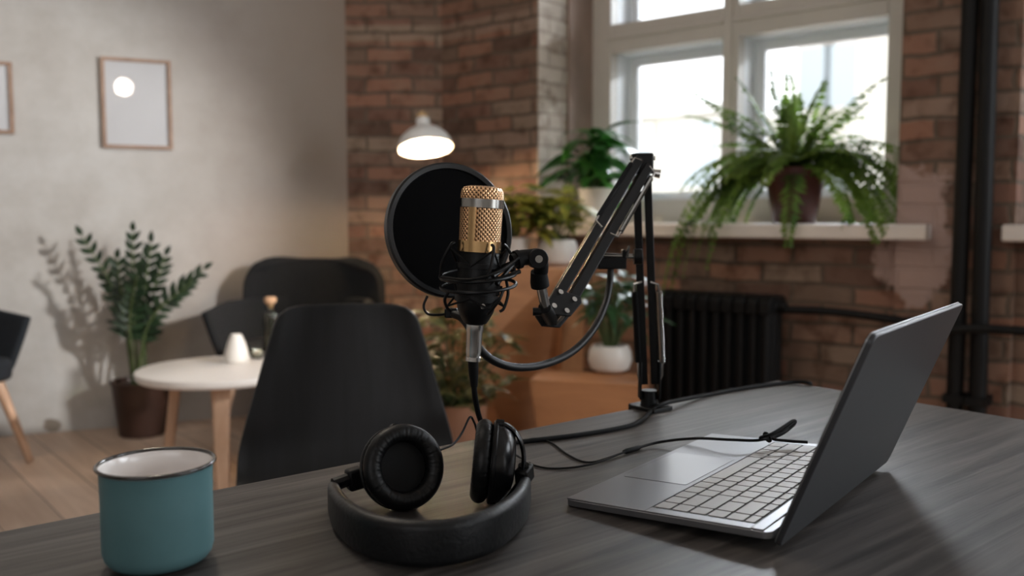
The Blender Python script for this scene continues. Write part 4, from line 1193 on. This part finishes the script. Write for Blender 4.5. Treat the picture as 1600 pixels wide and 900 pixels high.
# wooden pedestals
def faceted(o, name, pts_bottom, pts_top, z0, z1, mtl):
    n = len(pts_bottom)
    return MB().add([V((p.x, p.y, z0)) for p in pts_bottom] + [V((p.x, p.y, z1)) for p in pts_top], [tuple(reversed(range(n))), tuple(range(n, 2 * n))] + [(i, (i + 1) % n, n + (i + 1) % n, n + i) for i in range(n)]).build(name, mtl, o, bevel=.004, sharp=10)
ztp = .845
qt = G(905, 418, ztp)
# tall one: polygonal block whose faces are folded triangles
cT = P(812, 418, qt.y + .12)
ped = thing('wooden_pedestal', 'tall faceted wooden plant pedestal in front of the brick wall', 'pedestal', (cT.x, cT.y, 0))
TW2 = V((.93, -.36, 0)).normalized(); NW2 = V((.36, .93, 0)).normalized()
def pt_(a, o_): return V((cT.x, cT.y, 0)) + TW2 * a + NW2 * o_
m = MB()
bot = [pt_(-.30, -.19), pt_(.08, -.24), pt_(.24, -.15), pt_(.24, .17), pt_(-.30, .19)]
topp = [pt_(-.24, -.17), pt_(-.02, -.17), pt_(.25, -.15), pt_(.25, .17), pt_(-.24, .19)]
vz_ = [V((p.x, p.y, 0)) for p in bot] + [V((p.x, p.y, ztp)) for p in topp] + [pt_(-.05, -.38) + V((0, 0, .50)), pt_(.20, -.10) + V((0, 0, .42))]
m.add(vz_, [(4, 3, 2, 1, 0), (5, 6, 7, 8, 9), (2, 3, 8, 7), (3, 4, 9, 8), (4, 0, 5, 9), (0, 10, 5), (0, 1, 10), (5, 10, 6), (6, 10, 7), (10, 11, 7), (1, 11, 10), (1, 2, 11), (2, 7, 11)])
m.build('pedestal_body', M_['ply'], ped, sharp=5)
# low one
zl_ = .455
cL = G(925, 590, zl_)
pl_ = thing('wooden_pedestal', 'low wooden block carrying the round white plant pot beside the radiator', 'pedestal', (cL.x, cL.y, 0))
TW3 = V((.97, -.24, 0)).normalized(); NW3 = V((.24, .97, 0)).normalized()
def pl2(a, o_): return V((cL.x, cL.y, 0)) + TW3 * a + NW3 * o_
faceted(pl_, 'pedestal_body', [pl2(-.15, -.10), pl2(.20, -.10), pl2(.20, .13), pl2(-.15, .13)], [pl2(-.22, -.10), pl2(.20, -.10), pl2(.20, .13), pl2(-.22, .13)], 0, zl_, M_['ply'])
# plants on the tall pedestal
pc = G(873, 416, ztp)
yp = thing('potted_plant', 'yellow green leafy plant in the round white pot on the tall pedestal', 'plant', tuple(pc + V((0, .09, 0))))
pcc = pc + V((0, .09, 0))
MB().lathe([(0, .001), (.060, .001), (.080, .015), (.090, .05), (.088, .085), (.078, .112), (.068, .116), (.064, .105), (0, .09)], Matrix.Translation(pcc), 44).build('pot', M_['white_ceramic'], yp)
MB().lathe([(0, .099), (.063, .094)], Matrix.Translation(pcc), 24).build('soil', M_['soil'], yp)
leafy(yp, pcc + V((-.01, 0, .09)), 32, .08, .29, .14, .12, .055, M_['croton'], .5, .003, 5, nl=3)
pc2 = pcc + V((-.205, .03, 0))
yq = thing('potted_plant', 'bushy yellow green plant in the white pot nearest the microphone on the tall pedestal', 'plant', tuple(pc2))
pot(yq, pc2, .068, .082, .125, M_['white_ceramic'], .01)
leafy(yq, pc2 + V((0, 0, .10)), 40, .05, .26, .15, .11, .052, M_['croton'], .6, .003, 8, nl=3)
# dark green plant in round white pot on the low block
dp = G(956, 586, zl_) + V((0, .07, 0))
dk = thing('potted_plant', 'dark green plant on several stalks in a round white pot on the low wooden block', 'plant', tuple(dp))
MB().lathe([(0, .001), (.052, .001), (.075, .016), (.086, .048), (.082, .085), (.070, .106), (.062, .108), (.060, .098), (0, .085)], Matrix.Translation(dp), 44).build('pot', M_['white_ceramic'], dk)
MB().lathe([(0, .093), (.059, .089)], Matrix.Translation(dp), 24).build('soil', M_['soil'], dk)
leafy(dk, dp + V((0, 0, .09)), 26, .16, .36, .12, .12, .032, M_['darkleaf'], .7, .006, 11, nl=3)
# olive bush in a clay pot between the chair and the tall pedestal
bc = P(712, 640, 3.25); bc.z = 0
bs = thing('potted_plant', 'bushy olive plant in a clay pot behind the black chair', 'plant', tuple(bc))
MB().lathe([(0, .001), (.085, .001), (.09, .01), (.115, .36), (.12, .385), (.108, .385), (.10, .35), (0, .35)], Matrix.Translation(bc), 40).build('pot', M_['clay'], bs)
MB().lathe([(0, .362), (.101, .355)], Matrix.Translation(bc), 24).build('soil', M_['soil'], bs)
leafy(bs, bc + V((.0, 0, .36)), 70, .05, .46, .21, .085, .036, M_['bush'], .5, .003, 21, bias=V((0.0, 0, 0)), nl=4)

# ------------------------------------------------------------------ lamp
lY = 4.35
lc = P(665, 232, lY)
ld = V((.11, -.27, -.95)).normalized()            # the way the shade opens
MLm = frame(lc, -ld)
lm = thing('wall_lamp', 'lit white metal dome lamp on the brick wall', 'lamp', tuple(lc))
ro = .132
sh = MB().lathe([(ro, 0), (ro + .001, .004), (ro - .004, .030), (ro - .022, .062), (.078, .090), (.045, .108), (.034, .118), (.032, .150), (.026, .156), (0, .156)], MLm, 56).build('lamp_shade', M_['lamp_white'], lm)
MB().lathe([(ro - .002, .001), (ro - .007, .029), (ro - .025, .060), (.075, .087), (.043, .105), (.030, .110), (0, .112)], MLm, 48).build('shade_lining', mat('shade lining', (.9, .84, .72), .5), sh)
MB().sphere(MLm @ V((0, 0, .060)), .034).build('bulb', M_['bulb'], lm)
MB().lathe([(0, .105), (.018, .105), (.018, .085), (.012, .080), (0, .08)], MLm, 24).build('bulb_socket', M_['brass'], lm)
jt = MLm @ V((0, 0, .172))
MB().lathe([(0, .155), (.014, .155), (.014, .185), (.009, .190), (0, .190)], MLm, 20).build('neck_joint', M_['brass'], lm)
jy = MB(); jy.cyl(jt - V((.026, 0, 0)), jt + V((.026, 0, 0)), .007); jy.build('joint_bolt', M_['brass'], lm)
aj = MB(); aj.tube([jt, jt + V((0, .06, .012)), V((jt.x, K0.y - .03, jt.z - .02)), V((jt.x, K0.y - .004, jt.z - .02))], .0075, 12); aj.build('lamp_arm', M_['lamp_white'], lm)
MB().cyl((jt.x, K0.y - .022, jt.z - .02), (jt.x, K0.y - .001, jt.z - .02), .022, n=28).build('wall_plate', M_['lamp_white'], lm)
point('wall_lamp_light', MLm @ V((0, 0, .018)), .03, 15, (1, .74, .46))

# ------------------------------------------------------------------ radiator and pipes
OR_ = -.13
ra0, rz0 = wl(1018, 450, OR_ - .07); ra1, rz1 = wl(1206, 466, OR_ - .07)
rzt = (rz0 + rz1) / 2
rzb = .12
nsec = 10
rad = thing('radiator', 'black cast iron column radiator under the window', 'radiator', tuple(Wp((ra0 + ra1) / 2, OR_, 0)))
pw = (ra1 - ra0) / nsec
for i in range(nsec):
    a = ra0 + pw * (i + .5); s_ = MB(MW)
    h = .5 * pw - .004
    for o_ in (-.055, 0.0, .055):                     # three columns of a section
        s_.tube([(a, OR_ + o_, rzb + .03), (a, OR_ + o_, rzt - .035)], h * .78, 10)
    s_.M = MW @ Matrix.Translation((a, OR_, 0))
    for z_ in (rzt - .045, rzb + .045):
        s_.extrude([(-h, y_, z_ + q_) for y_, q_ in ((-.085, -.03), (.085, -.03), (.085, .02), (.06, .042), (-.06, .042), (-.085, .02))], (2 * h, 0, 0))
    s_.cyl((-pw / 2, 0, rzt - .045), (pw / 2, 0, rzt - .045), .022, n=12); s_.cyl((-pw / 2, 0, rzb + .045), (pw / 2, 0, rzb + .045), .022, n=12)
    s_.build('radiator_section', M_['iron'], rad, bevel=.004)
    if i in (0, nsec - 1):
        f_ = MB(MW @ Matrix.Translation((a, OR_, 0)))
        for o_ in (-.055, .055): f_.cyl((0, o_, 0), (0, o_, rzb + .03), .014, .016, n=10)
        f_.build('foot', M_['iron'], rad)
MB(MW).tube(spline([(ra1 - .01, OR_, rzt - .045), (ra1 + .03, OR_, rzt - .045)], 4), .019, 12).build('end_plug', M_['iron'], rad)
# two risers
def vpipe(label, x0, y0, x1, y1, r, off):
    at, _ = wl(x0, y0, off); ab_, _ = wl(x1, y1, off)
    o = thing('heating_pipe', label, 'pipe', tuple(Wp(ab_, off, 0)), 'black pipes on the window wall')
    k = (at - ab_) / (wl(x0, y0, off)[1] - wl(x1, y1, off)[1])
    zb_ = wl(x1, y1, off)[1]
    MB(MW).tube([(ab_ - k * zb_ * .0, off, .0), (ab_, off, zb_), (at, off, wl(x0, y0, off)[1]), (at + k * .6, off, H)], r, 18).build('pipe', M_['iron'], o)
    for z_ in (.4, 2.4):
        br_ = MB(MW); a_ = ab_ if z_ < 1 else at + k * .2
        br_.box(a_ - r - .006, a_ + r + .006, off - r - .003, -.0, z_ - .015, z_ + .015)
        br_.build('wall_clip', M_['iron'], o)
    return ab_
pv1 = vpipe('black vertical heating pipe nearer the window on the brick pier', 1516, 4, 1491, 620, .0285, -.07)
pv2 = vpipe('black vertical heating pipe farther right, beside its twin on the brick pier', 1546, 4, 1527, 620, .030, -.07)
hpz = MB(MW)
o_ = -.045
pts = []
for x, y in ((1212, 483), (1300, 487), (1400, 500), (1440, 508), (1490, 514), (1600, 517)):
    a, z = wl(x, y, -.125 if x > 1420 else OR_ + .01 if x < 1220 else -.10); pts.append((a, -.13 if x > 1420 else OR_ + .01 if x < 1220 else -.10, z))
pts.append((pts[-1][0] + 1.2, -.13, pts[-1][2]))
hz = thing('heating_pipe', 'black horizontal heating pipe running from the radiator along the brick wall', 'pipe', tuple(MW @ V(pts[2])), 'black pipes on the window wall')
hpz.tube(spline(pts, 6), .0165, 14).build('pipe', M_['iron'], hz)
for a_ in ((pts[2][0] + .03), pts[-1][0] - .3):
    c_ = MB(MW); p_ = pts[2] if a_ < pts[3][0] else pts[-1]
    c_.box(a_ - .012, a_ + .012, p_[1], .0, p_[2] - .008, p_[2] + .008)
    c_.build('wall_clip', M_['iron'], hz)
